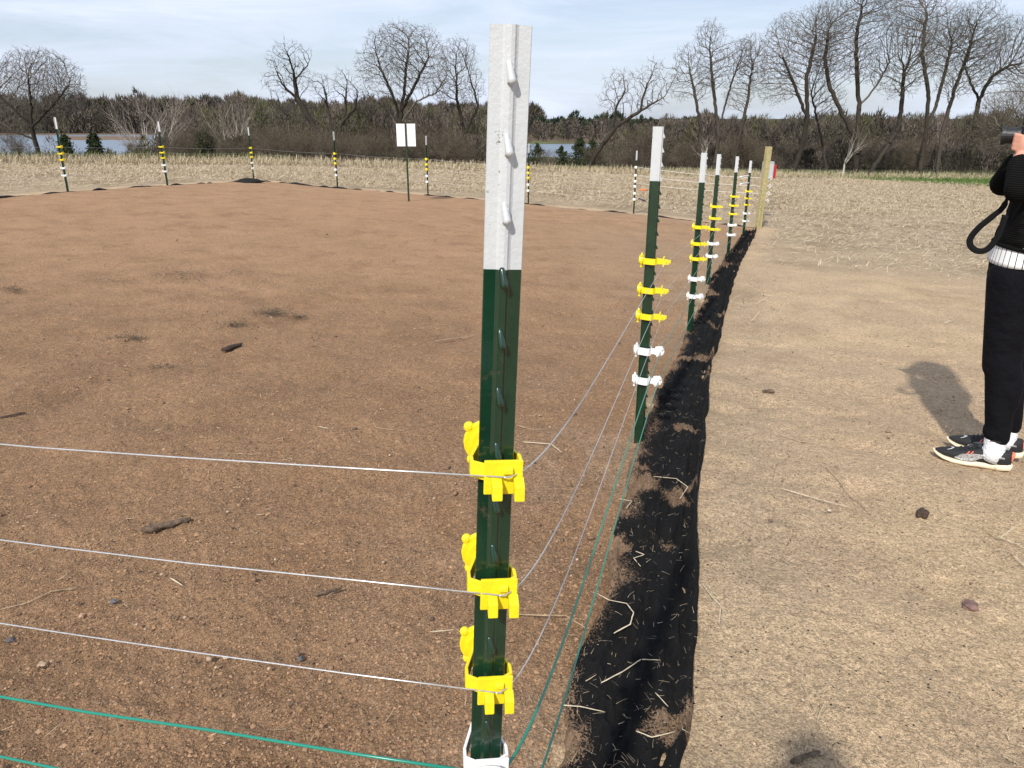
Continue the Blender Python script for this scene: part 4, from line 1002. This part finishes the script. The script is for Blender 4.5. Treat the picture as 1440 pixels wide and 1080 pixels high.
space_tree(1330, 51, 76, [[(1318, 251), (1331, 190), (1350, 142), (1370, 92), (1386, 42)]], [(1374, 50, 42, 46), (1345, 110, 32, 28)], 'bare tree leaning right behind the tall upright one', 0.88, .17, .3)
space_tree(1375, 52, 77, [[(1354, 251), (1375, 192), (1388, 142), (1410, 106), (1436, 90)], [(1388, 142), (1376, 106), (1366, 80)]], [(1420, 72, 44, 46), (1386, 92, 32, 32), (1455, 100, 35, 40)], 'bare tree leaning right just left of the person', 0.88, .2, .3, col=DK)
space_tree(1440, 50, 78, [[(1446, 251), (1436, 205), (1430, 172)], [(1440, 230), (1405, 190), (1385, 175)], [(1440, 220), (1470, 180), (1480, 150)]], [(1425, 165, 55, 40), (1400, 195, 40, 22)], 'low brown twiggy tree behind the person at the right edge', 1.28, .14, .9)
# white birches
def birch(px, D, ytop, seed, label, nst, s=.25):
    b = gbase(px, D); Ht = height_to(ytop, b); rr = random.Random(seed)
    st = [((.1*math.cos(k*2.1), .1*math.sin(k*2.1), 0), (s*math.cos(k*2.1+seed)*1.2, s*math.sin(k*2.1), 1), Ht*.62*rr.uniform(.8, 1.1), .085, None) for k in range(nst)]
    tree_thing('birch_tree', seed, b, st, 3, .5, .05, .11, (5, 3, 3), PALEB, None, label, 'tree', 'birches beyond the field', (.30, .26, .22), Ht)
birch(212, 60, 126, 91, 'pale birch clump with white limbs beyond the left fence', 4, .3)
birch(225, 58, 150, 92, 'smaller pale birch right of the birch clump', 2, .4)
birch(335, 62, 140, 93, 'thin pale birch behind the far corner post', 3, .3)
birch(395, 50, 176, 94, 'small white stemmed birch left of the leaning dead tree', 5, .28)
birch(1183, 48, 178, 95, 'short white birch stem right of the wooden post', 1, .1)
birch(992, 47, 190, 96, 'pale broken birch stem behind the third fence post', 1, .05)
# shrubs: a few templates, copies as individuals
tmpl = []
for sd_ in range(6):
    st = [((0, 0, 0), (.55*math.cos(k*1.1+sd_), .55*math.sin(k*1.1), 1), 1.05*random.uniform(.8, 1.2), .022, None) for k in range(6)]
    cc = [(.085, .07, .055), (.10, .075, .055), (.075, .07, .05)][sd_ % 3]
    tmpl.append(tree_thing('bare_shrub', 300+sd_, Vector((0, 0, 0)), st, 3, .6, .04, .16, (6, 5, 4), cc, (.035, [(.10, .09, .045), (.11, .08, .05)], 2, .12), 'bare shrub', 'shrub', None, (.11, .088, .068)))
used = [False]*6
rs = random.Random(3)
spots = []
for k in range(120):
    px = rs.uniform(-40, 1470)
    if 735 < px < 860 and rs.random() < .75: continue
    if px < 230 and rs.random() < .85: continue
    spots.append((px, rs.random()))
for (px, u) in spots:
    E_ = float(np.interp(px, ex, eD)); D = E_*(1.06+.45*u)
    b = gbase(px, D); k = rs.randrange(6)
    o = tmpl[k] if not used[k] else copy_tree(tmpl[k]); used[k] = True
    o.location = b; o.rotation_euler = (0, 0, rs.uniform(0, 6.28)); sc = rs.uniform(.6, 1.3)*(1+u*.5)*(.45 if px < 735 else (.40 if px < 900 else .75)); o.scale = (sc*1.1, sc*1.1, sc)
    where = 'left of the sign' if px < 560 else ('behind the sign and the closest post' if px < 735 else ('around the marsh' if px < 900 else 'under the trees right of the second post'))
    tag(o, f'bare grey brown shrub in the thicket {where}', 'shrub', 'bare shrubs in the thicket '+where)
# junipers
def juniper(px, D, ytop, seed, label, w=.34):
    b = gbase(px, D, .05); Ht = height_to(ytop, b); r = np.random.default_rng(seed); e = empty('juniper', b)
    q = MB(); q.tube([(0, 0, 0), (.03, 0, Ht*.5), (0, 0, Ht*.93)], [.06, .04, .012], 6); q.c = [(.07, .05, .035)]*len(q.v); q.build('trunk', M['bark'], e)
    cs = []
    for i in range(80):
        h = r.uniform(.03, 1)**1.1; a = r.uniform(0, 6.28); R_ = w*Ht*(1-h)**.75*r.uniform(.75, 1.15)+.05
        for j in range(6):
            f = (j+1)/6; cs.append((math.cos(a)*R_*f, math.sin(a)*R_*f, h*Ht+f*R_*.25))
    V, Fq, Cc = tri_cloud(np.array(cs), .09, [(.025, .04, .018), (.035, .05, .02), (.045, .05, .025)], 9, .07)
    np_mesh('crown', V, Fq, M['veg'], Cc, e); tag(e, label, 'evergreen', 'junipers beyond the field')
juniper(137, 40, 191, 1, 'dark pointed juniper behind the two left far posts')
juniper(96, 44, 193, 2, 'small dark juniper beside the leftmost far post')
juniper(290, 42, 188, 3, 'dark bushy juniper between the far left posts and the corner', .6)
juniper(340, 44, 196, 4, 'low dark juniper behind the far corner post', .6)
juniper(425, 46, 196, 5, 'dark juniper left of the leaning dead tree', .5)
juniper(815, 60, 196, 6, 'rounded dark shrub left of the leaning tree by the marsh', .5)
juniper(832, 58, 198, 7, 'small rounded evergreen at the foot of the leaning tree', .5)
juniper(789, 75, 207, 8, 'lone dark shrub in front of the lake strip', .5)
juniper(755, 75, 203, 9, 'dark shrub by the lake just right of the closest post', .5)
# far woods as masses
def wood(name, label, items, ntri, cols, tw=(.16, 2.2)):
    """items: arrays px, D, ztop"""
    px, D, ztop = items; n = len(px)
    x = (px-720)/F*(D*CP+7*SP); zb = ground(x, D); Ht = np.maximum(ztop-zb, 1.5)
    wd = Ht*rng.uniform(.22, .42, n)
    h = rng.uniform(0, 1, (n, ntri))**.75; a = rng.uniform(0, 6.283, (n, ntri)); rad = np.sqrt(rng.random((n, ntri)))*np.sin(np.pi*np.clip(h*.80+.16, 0, 1))**.8
    cx = x[:, None]+np.cos(a)*rad*wd[:, None]; cy = D[:, None]+np.sin(a)*rad*wd[:, None]; cz = zb[:, None]+h*Ht[:, None]*.93
    d = np.stack([np.cos(a)*rad*.8+rng.normal(0, .3, a.shape), np.sin(a)*rad*.8+rng.normal(0, .3, a.shape), np.abs(rng.normal(.8, .4, a.shape))], -1); d /= np.linalg.norm(d, axis=-1)[..., None]
    ln = tw[1]*rng.uniform(.4, 1.2, a.shape)*(Ht[:, None]/10)**.5; wdt = tw[0]*rng.uniform(.5, 1.5, a.shape)
    sx = np.stack([np.cos(a+1.57), np.sin(a+1.57), 0*a], -1)*wdt[..., None]
    sx = np.where(rng.random(a.shape)[..., None] < .6, np.stack([wdt, 0*a, 0*a], -1), sx)
    c = np.stack([cx, cy, cz], -1); V = np.stack([c-sx, c+sx, c+d*ln[..., None]], -2)
    # trunks
    tb = np.stack([x, D, zb], -1); tt = np.stack([x+rng.normal(0, .3, n), D, zb+Ht*.75], -1); k = np.stack([np.full(n, .10)*(Ht/8), 0*x, 0*x], -1)
    T = np.stack([tb-k, tb+k, tt], -2)
    ci = np.array(cols)[rng.integers(0, len(cols), n)]*rng.uniform(.75, 1.25, (n, 1))
    cc = np.repeat(ci[:, None], ntri, axis=1)*rng.uniform(.6, 1.4, (n, ntri, 1)); tc_ = np.where(rng.random((n, 1)) < .12, np.array([[.34, .31, .27]]), ci*.7)
    VV = np.concatenate([V.reshape(-1, 3), T.reshape(-1, 3)]); CCc = np.concatenate([np.repeat(cc.reshape(-1, 3), 3, axis=0), np.repeat(tc_, 3, axis=0)])
    o = np_mesh(name, VV, np.arange(len(VV)).reshape(-1, 3), M['veg'], CCc); tag(o, label, 'wood', kind='stuff')
def line(n, x0, x1, D0, D1, ys, jit=5):
    px = rng.uniform(x0, x1, n); D = rng.uniform(D0, D1, n); xs, yy = zip(*ys)
    yt = np.interp(px, xs, yy)+rng.normal(0, jit, n)-11*(fbm(px, px*0+D*.02, .035, 3)-.5)*2+rng.exponential(3, n)
    th = PITCH+np.arctan((yt-540)/F); return px, D, -np.tan(th)*D
BR = [(.082, .068, .057), (.10, .083, .07), (.072, .062, .05), (.088, .082, .052), (.12, .098, .082), (.058, .05, .042)]
wood('far_wood', 'brown leafless wood on the far shore of the lake', line(520, -80, 760, 425, 480, [(-80, 118), (0, 128), (60, 135), (150, 137), (260, 137), (500, 140), (760, 150)], 3.5), 170, BR, (.26, 2.2))
wood('far_wood', 'brown leafless wood on the far shore right of the closest post', line(330, 660, 1560, 262, 300, [(660, 165), (800, 167), (1000, 166), (1560, 160)], 3), 130, BR, (.16, 1.2))
wood('far_conifers', 'dark conifers rising along the far wood', line(110, 735, 1060, 300, 330, [(735, 163), (790, 160), (850, 159), (930, 165), (1060, 168)], 2), 130, [(.018, .03, .018), (.022, .034, .02)], (.3, 1.6))
wood('near_wood', 'leafless brown wood behind the birches and the sign', line(270, 235, 690, 120, 190, [(180, 175), (240, 153), (330, 146), (420, 148), (520, 150), (600, 150), (680, 152), (745, 168)], 6), 420, BR+[(.085, .085, .04)], (.06, 1.0))
wood('near_wood', 'brown and olive thicket behind the trees on the right', line(420, 850, 1560, 75, 130, [(850, 185), (960, 170), (1100, 166), (1560, 160)], 6), 340, BR+[(.08, .075, .04)], (.045, .9))
wood('brush_thicket', 'low grey brown brush on the slope beyond the field edge', line(330, 200, 715, 44, 80, [(0, 228), (200, 220), (260, 212), (400, 206), (735, 204)], 9), 230, BR, (.025, .75))
wood('brush_thicket', 'low tangled brush on the slope under the right trees', line(420, 900, 1520, 56, 75, [(900, 220), (1100, 212), (1520, 208)], 9), 220, BR, (.03, .8))
wood('brush_thicket', 'sparse low twigs in front of the left lake', line(8, -60, 180, 36, 60, [(-60, 205), (180, 208)], 7), 150, BR, (.02, .7))

# ------------------------------------------------------------------ person with camera
def person(origin, yaw, label):
    root = empty('person', origin, (0, 0, yaw)); U = Vector((-.07, 0, 0))
    B = MB()                                           # continuous body: head, neck, trunk, arms, legs, hands
    hd = Vector((-.03, 0, 1.535))
    B.ell(hd, (.092, .074, .108)); B.ell(hd+Vector((.03, 0, -.06)), (.055, .052, .06)); B.capsule((-.06, 0, 1.36), hd+Vector((-.02, 0, -.05)), .052, .05)
    B.capsule(hd+Vector((.088, 0, -.005)), hd+Vector((.108, 0, -.03)), .010, .015, 8, 3)      # nose
    for s in (1, -1):
        B.ell(hd+Vector((0, s*.076, -.01)), (.018, .010, .030)); B.ell(hd+Vector((.075, s*.03, .018)), (.02, .018, .012))
    B.ell(hd+Vector((.083, 0, -.062)), (.014, .026, .008))
    B.ell((-.05, 0, 1.22), (.09, .15, .17)); B.ell((-.03, 0, 1.02), (.085, .125, .16)); B.ell((-.01, 0, .88), (.10, .145, .12))
    legs = []
    for s, fx in ((1, .0), (-1, -.045)):
        hip = Vector((-.01, s*.085, .84)); kn = Vector((-.02+fx*.5, s*.088, .47)); an = Vector((-.055+fx, s*.09, .09))
        legs.append((hip, kn, an, fx, s))
        B.capsule(hip, kn, .078, .05, 14); B.capsule(kn, an, .046, .032, 14)
        B.capsule(an+Vector((0, 0, -.03)), an+Vector((.15, 0, -.055)), .030, .026)
    hand_c = Vector((.155, 0, 1.455))
    arms = []
    for s in (1, -1):
        sh = Vector((-.06, s*.165, 1.37)); el = Vector((.065, s*.20, 1.205)) if s == 1 else Vector((.115, s*.17, 1.20)); wr = Vector((.085, s*.085, 1.31))
        arms.append((sh, el, wr, s)); B.capsule(sh, el, .042, .035); B.capsule(el, wr, .034, .025)
        pc = wr+Vector((-.005, -s*.012, .045)); B.ell(pc, (.022, .017, .045))
        for k, (fl, dz) in enumerate(((.040, .028), (.046, .010), (.042, -.008), (.034, -.026))):
            f0 = pc+Vector((.012, s*.004, dz+.012)); f1 = f0+Vector((.022, -s*.012, .006)); f2 = f1+Vector((.002, -s*fl*.6, .002))
            B.capsule(f0, f1, .0085, .0078, 8, 3); B.capsule(f1, f2, .0078, .0062, 8, 3)
        B.capsule(pc+Vector((-.01, -s*.008, -.02)), pc+Vector((-.02, -s*.04, .008)), .010, .008, 8, 3)
    body = remeshed(B, 'body', M['skin'], .0065, root, 2)
    hr = MB(); hr.ell(hd+Vector((-.022, 0, .018)), (.092, .085, .104)); hr.ell(hd+Vector((-.075, 0, -.07)), (.045, .06, .10)); hr.capsule(hd+Vector((-.085, 0, -.05)), hd+Vector((-.10, 0, -.24)), .035, .018)
    remeshed(hr, 'hair', M['hair'], .008, root, 2)
    ey = MB(); [ey.ell(hd+Vector((.090, s*.03, .018)), (.006, .010, .006), n=10, m=6) for s in (1, -1)]; ey.build('eyes', M['rubber'], root, True)
    # jacket
    J = MB()
    J.ell((-.06, 0, 1.26), (.112, .182, .17)); J.ell((-.04, 0, 1.10), (.130, .175, .17)); J.ell((-.028, 0, 1.0), (.142, .182, .13))
    J.capsule((-.055, 0, 1.34), (-.05, 0, 1.40), .09, .07)
    for sh, el, wr, s in arms:
        J.capsule(sh, el, .066, .056, 14); J.capsule(el, el.lerp(wr, .80), .054, .042, 14)
        J.capsule(sh+Vector((0, -s*.06, .0)), sh, .06, .066, 14)
    for k in range(7):                                 # folds
        J.capsule((.100-.01*k, .06+.012*k, .96+.03*k), (.03, .165, 1.0+.035*k), .012, .010, 8, 3)
    jk = remeshed(J, 'jacket', M['knit'], .010, root, 3)
    # cut the jacket flat at the hem
    bm = bmesh.new(); bm.from_mesh(jk.data)
    bmesh.ops.bisect_plane(bm, geom=bm.verts[:]+bm.edges[:]+bm.faces[:], plane_co=(0, 0, .955), plane_no=(.12, 0, -1), clear_outer=True)
    bm.to_mesh(jk.data); bm.free()
    # hoodie cord and hem
    hb = MB(); n = 40
    def ringpts(rx, ry, z, c=(0, 0)): return [(c[0]+rx*math.cos(2*math.pi*k/n), c[1]+ry*math.sin(2*math.pi*k/n), z+.12*(c[0]+rx*math.cos(2*math.pi*k/n))) for k in range(n)]
    a = ringpts(.140, .180, .965, (-.028, 0)); hb.tube(a+[a[0]], .009, 8, False); hb.build('jacket_hem', M['knit'], root, True)
    sm = MB(); vs = []; rows = 6
    for i in range(rows):
        for k in range(n):
            q = 2*math.pi*k/n; z = .975-.0125*i*(1+.30*math.sin(q+.4)); rr = 1.04+.014*i+.008*math.sin(7*q)*i/rows
            vs.append((-.022+.130*rr*math.cos(q), .168*rr*math.sin(q), z))
    for i in range(rows):
        for k in range(n): v = vs[i*n+k]; vs.append((v[0]*.975, v[1]*.975, v[2]))
    fs = []
    for o_ in (0, rows*n): fs += [(o_+i*n+k, o_+i*n+(k+1) % n, o_+(i+1)*n+(k+1) % n, o_+(i+1)*n+k) for i in range(rows-1) for k in range(n)]
    fs += [((rows-1)*n+k, (rows-1)*n+(k+1) % n, (2*rows-1)*n+(k+1) % n, (2*rows-1)*n+k) for k in range(n)]
    sm.add(vs, fs); sm.build('shirt_tail', M['stripe'], root, True)
    # leggings
    G = MB(); G.ell((-.005, 0, .88), (.118, .158, .12)); G.ell((-.04, 0, .84), (.095, .14, .11))
    for hip, kn, an, fx, s in legs:
        G.capsule(hip+Vector((.015, 0, 0)), kn+Vector((.01, 0, 0)), .106, .070, 16); G.ell(kn.lerp(an, .3)+Vector((-.022, 0, 0)), (.060, .060, .14)); G.capsule(kn, an+Vector((0, 0, .085)), .069, .050, 16)
        for k in range(4): G.capsule(kn+Vector((.050, -.035, .03-.02*k)), kn+Vector((.052-.004*k, .03, .022-.026*k)), .012, .009, 8, 3)
        G.capsule(an+Vector((.01, 0, .085)), an+Vector((-.005, 0, .062)), .049, .047, 16)
    remeshed(G, 'leggings', M['legging'], .009, root, 3)
    for hip, kn, an, fx, s in legs:
        sk = MB(); zs = [.125, .105, .085, .065, .045, .02, -.01]
        sk.tube([an+Vector((0.002*math.sin(i*2), 0, z)) for i, z in enumerate(zs)]+[an+Vector((.012, 0, -.045))], [.0405, .043, .0415, .0435, .042, .043, .046, .048], 20)
        so = sk.build('sock', M['sock'], root, True)
        mk = MB(); mk.prism([(-.022, .052), (-.006, .058), (.014, .056), (.022, .052), (.004, .050), (-.008, .046)], .0, .003, 'y')
        m_ = mk.build('sock_mark', M['rubber'], so); m_.location = an+Vector((0, .0415 if s == 1 else -.0445, 0))
        # shoe, local x forward from heel
        sh = empty('shoe', (an.x-.075, an.y, 0)); sh.parent = root
        def section(xs, prof, y_half, zlo, zhi, nm, m, crown=1.0):
            q = MB(); n_ = 20; rows_ = []
            for i, x in enumerate(xs):
                for k in range(n_):
                    a_ = 2*math.pi*k/n_; cy, cz = math.cos(a_), math.sin(a_)
                    cyy = math.copysign(abs(cy)**.75, cy); czz = math.copysign(abs(cz)**.75, cz)
                    rows_.append((x, y_half[i]*cyy+prof[i], (zlo[i]+zhi[i])/2+(zhi[i]-zlo[i])/2*czz))
            q.add(rows_, [(i*n_+k, i*n_+(k+1) % n_, (i+1)*n_+(k+1) % n_, (i+1)*n_+k) for i in range(len(xs)-1) for k in range(n_)]+[tuple(range(n_)), tuple(range((len(xs)-1)*n_, len(xs)*n_))])
            return q.build(nm, m, sh, True)
        xs = [-.008, 0, .03, .07, .12, .17, .22, .26, .285, .298, .303]
        c0 = [0, 0, 0, 0, .002, .004, .004, .002, -.001, -.003, -.004]
        yw = [.012, .030, .036, .034, .036, .044, .047, .040, .028, .014, .004]
        section(xs, c0, yw, [.022, .008, .002, .0, .0, .0, .003, .012, .022, .031, .038], [.034, .040, .040, .036, .032, .027, .025, .028, .034, .040, .043], 'sole', M['sole'])
        xs2 = [.0, .012, .035, .07, .10, .13, .17, .21, .25, .275, .292]
        yw2 = [.015, .027, .034, .035, .036, .038, .042, .042, .034, .022, .006]
        section(xs2, [0]*11, yw2, [.03, .025, .022, .02, .02, .02, .018, .018, .022, .030, .036], [.085, .096, .094, .088, .092, .088, .074, .064, .056, .050, .044], 'upper', M['shoe'])
        q = MB(); q.tube([(.03, .0, .088), (.06, .030, .086), (.10, .024, .098), (.115, 0, .104), (.10, -.024, .098), (.06, -.030, .086), (.03, 0, .088)], .009, 8); q.build('collar', M['shoe'], sh, True)
        for yy in (1, -1):
            q = MB(); P0 = [(.028, .074), (.09, .066), (.15, .056), (.20, .040), (.212, .047), (.19, .062), (.15, .070), (.09, .076), (.03, .080)]
            P1 = [(.028, .074), (.030, .080), (.09, .078), (.150, .074), (.19, .064), (.215, .042), (.19, .038), (.16, .038), (.14, .040), (.12, .056), (.09, .066)]
            P1 = [(x, z-.008) for x, z in P1]; base = []
            for (x, z) in P1: base.append((x, yy*(float(np.interp(x, xs2, yw2))*1.0+.0005), z))
            n_ = len(base); c_ = (.10, yy*.038, .058)
            vs_ = base+[(v[0], v[1]+yy*.0025, v[2]) for v in base]
            q.add(vs_, [(i, (i+1) % n_, n_+(i+1) % n_, n_+i) for i in range(n_)]+[tuple(range(n_, 2*n_)), tuple(range(n_-1, -1, -1))]); q.build('side_stripe', M['silver'], sh)
        q = MB(); q.box((.002, 0, .072), (.014, .034, .034), Matrix.Rotation(-.25, 3, 'Y')); q.build('heel_tab', M['coral'], sh, bevel=.004)
        q = MB()
        for k in range(5): q.tube([(.13+.016*k, -.02, .093-.006*k), (.135+.016*k, 0, .097-.006*k), (.132+.016*k, .02, .093-.006*k)], .0028, 6)
        q.capsule((.14, 0, .100), (.15, .028, .088), .004, .003, 6, 2); q.capsule((.14, 0, .100), (.155, -.024, .090), .004, .003, 6, 2)
        q.build('laces', M['rubber'], sh, True)
        q = MB(); [q.box((.152+.014*k, .0415, .070-.003*k), (.004, .003, .018), Matrix.Rotation(-.5, 3, 'Y')) for k in range(2)]; q.build('accent', M['coral'], sh)
        q = MB(); q.tube([(.245, .018, .054), (.232, .010, .0585), (.222, -.004, .0605), (.232, -.014, .058)], .0022, 6); q.build('toe_mark', M['white_pl'], sh)
    return root
pf = Vector((2.12, 3.075, 0)); pf.z = gz(pf.x, pf.y)+.002
YAW = math.radians(148)
pers = person(pf, YAW, '')
tag(pers, 'person in black knit jacket, leggings and running shoes holding a camera at the right edge', 'person')
# camera in the hands
Rz = Matrix.Rotation(YAW, 4, 'Z')
ph = empty('photo_camera', (Matrix.Translation(pf) @ Rz) @ Vector((.075, 0, 1.40)), (0, 0, YAW))
q = MB(); q.box((-.005, 0, 0), (.045, .13, .085)); q.box((0, 0, .05), (.05, .05, .03)); q.build('camera_body', M['rubber'], ph, bevel=.007)
q = MB(); q.tube([(.015, 0, -.005), (.035, 0, -.005), (.036, 0, -.005), (.07, 0, -.005), (.071, 0, -.005), (.085, 0, -.005)], [.034, .034, .031, .031, .036, .036], 24); q.build('lens', M['rubber'], ph)
q = MB(); q.tube([(.0855, 0, -.005), (.087, 0, -.005)], .029, 20); q.build('front_glass', M['glass'], ph)
tag(ph, 'black camera with round lens held up by the person', 'camera')
# neck strap hanging in a loop
def strap():
    Mx = Matrix.Translation(pf) @ Rz
    ctl = [(.07, .06, 1.37), (.09, .11, 1.30), (.095, .145, 1.20), (.105, .15, 1.13), (.135, .15, 1.09), (.175, .150, 1.04), (.195, .15, .995), (.185, .152, .965), (.155, .155, .950), (.125, .158, .965), (.10, .16, 1.02), (.092, .16, 1.10)]
    pts = [Vector(c) for c in ctl]; sm = []
    for i in range(len(pts)-1):
        a = pts[max(i-1, 0)]; b = pts[i]; c = pts[i+1]; d = pts[min(i+2, len(pts)-1)]
        for j in range(5):
            f = j/5; sm.append(b+(c-a)*.5*f+(a*2-b*5+c*4-d)*.5*f*f+(b*3-a-c*3+d)*.5*f**3)
    sm.append(pts[-1]); sm = [Mx @ p for p in sm]
    q = MB(); vs = []; nrm = (Rz.to_3x3() @ Vector((0, 1, 0)))
    q.tube(sm, [.006 if i < 14 else (.011 if i < 20 else .012) for i in range(len(sm))], 8, True, .22, up=nrm)
    o = q.build('camera_strap', mat('strap_webbing', (.006, .006, .007), .8, spec=.15, bump=.4, bscale=300), None, True); tag(o, 'black camera strap hanging in a loop at the front of the person', 'strap')
strap()
# the photographer standing behind the lens (casts the head shadow at the bottom)
p2 = copy_tree(pers); p2.location = (.06, -.27, gz(0, -.27)); p2.rotation_euler = (0, 0, math.radians(90))
tag(p2, 'person in dark clothes taking the picture, seen only as the head shadow at the bottom', 'person')
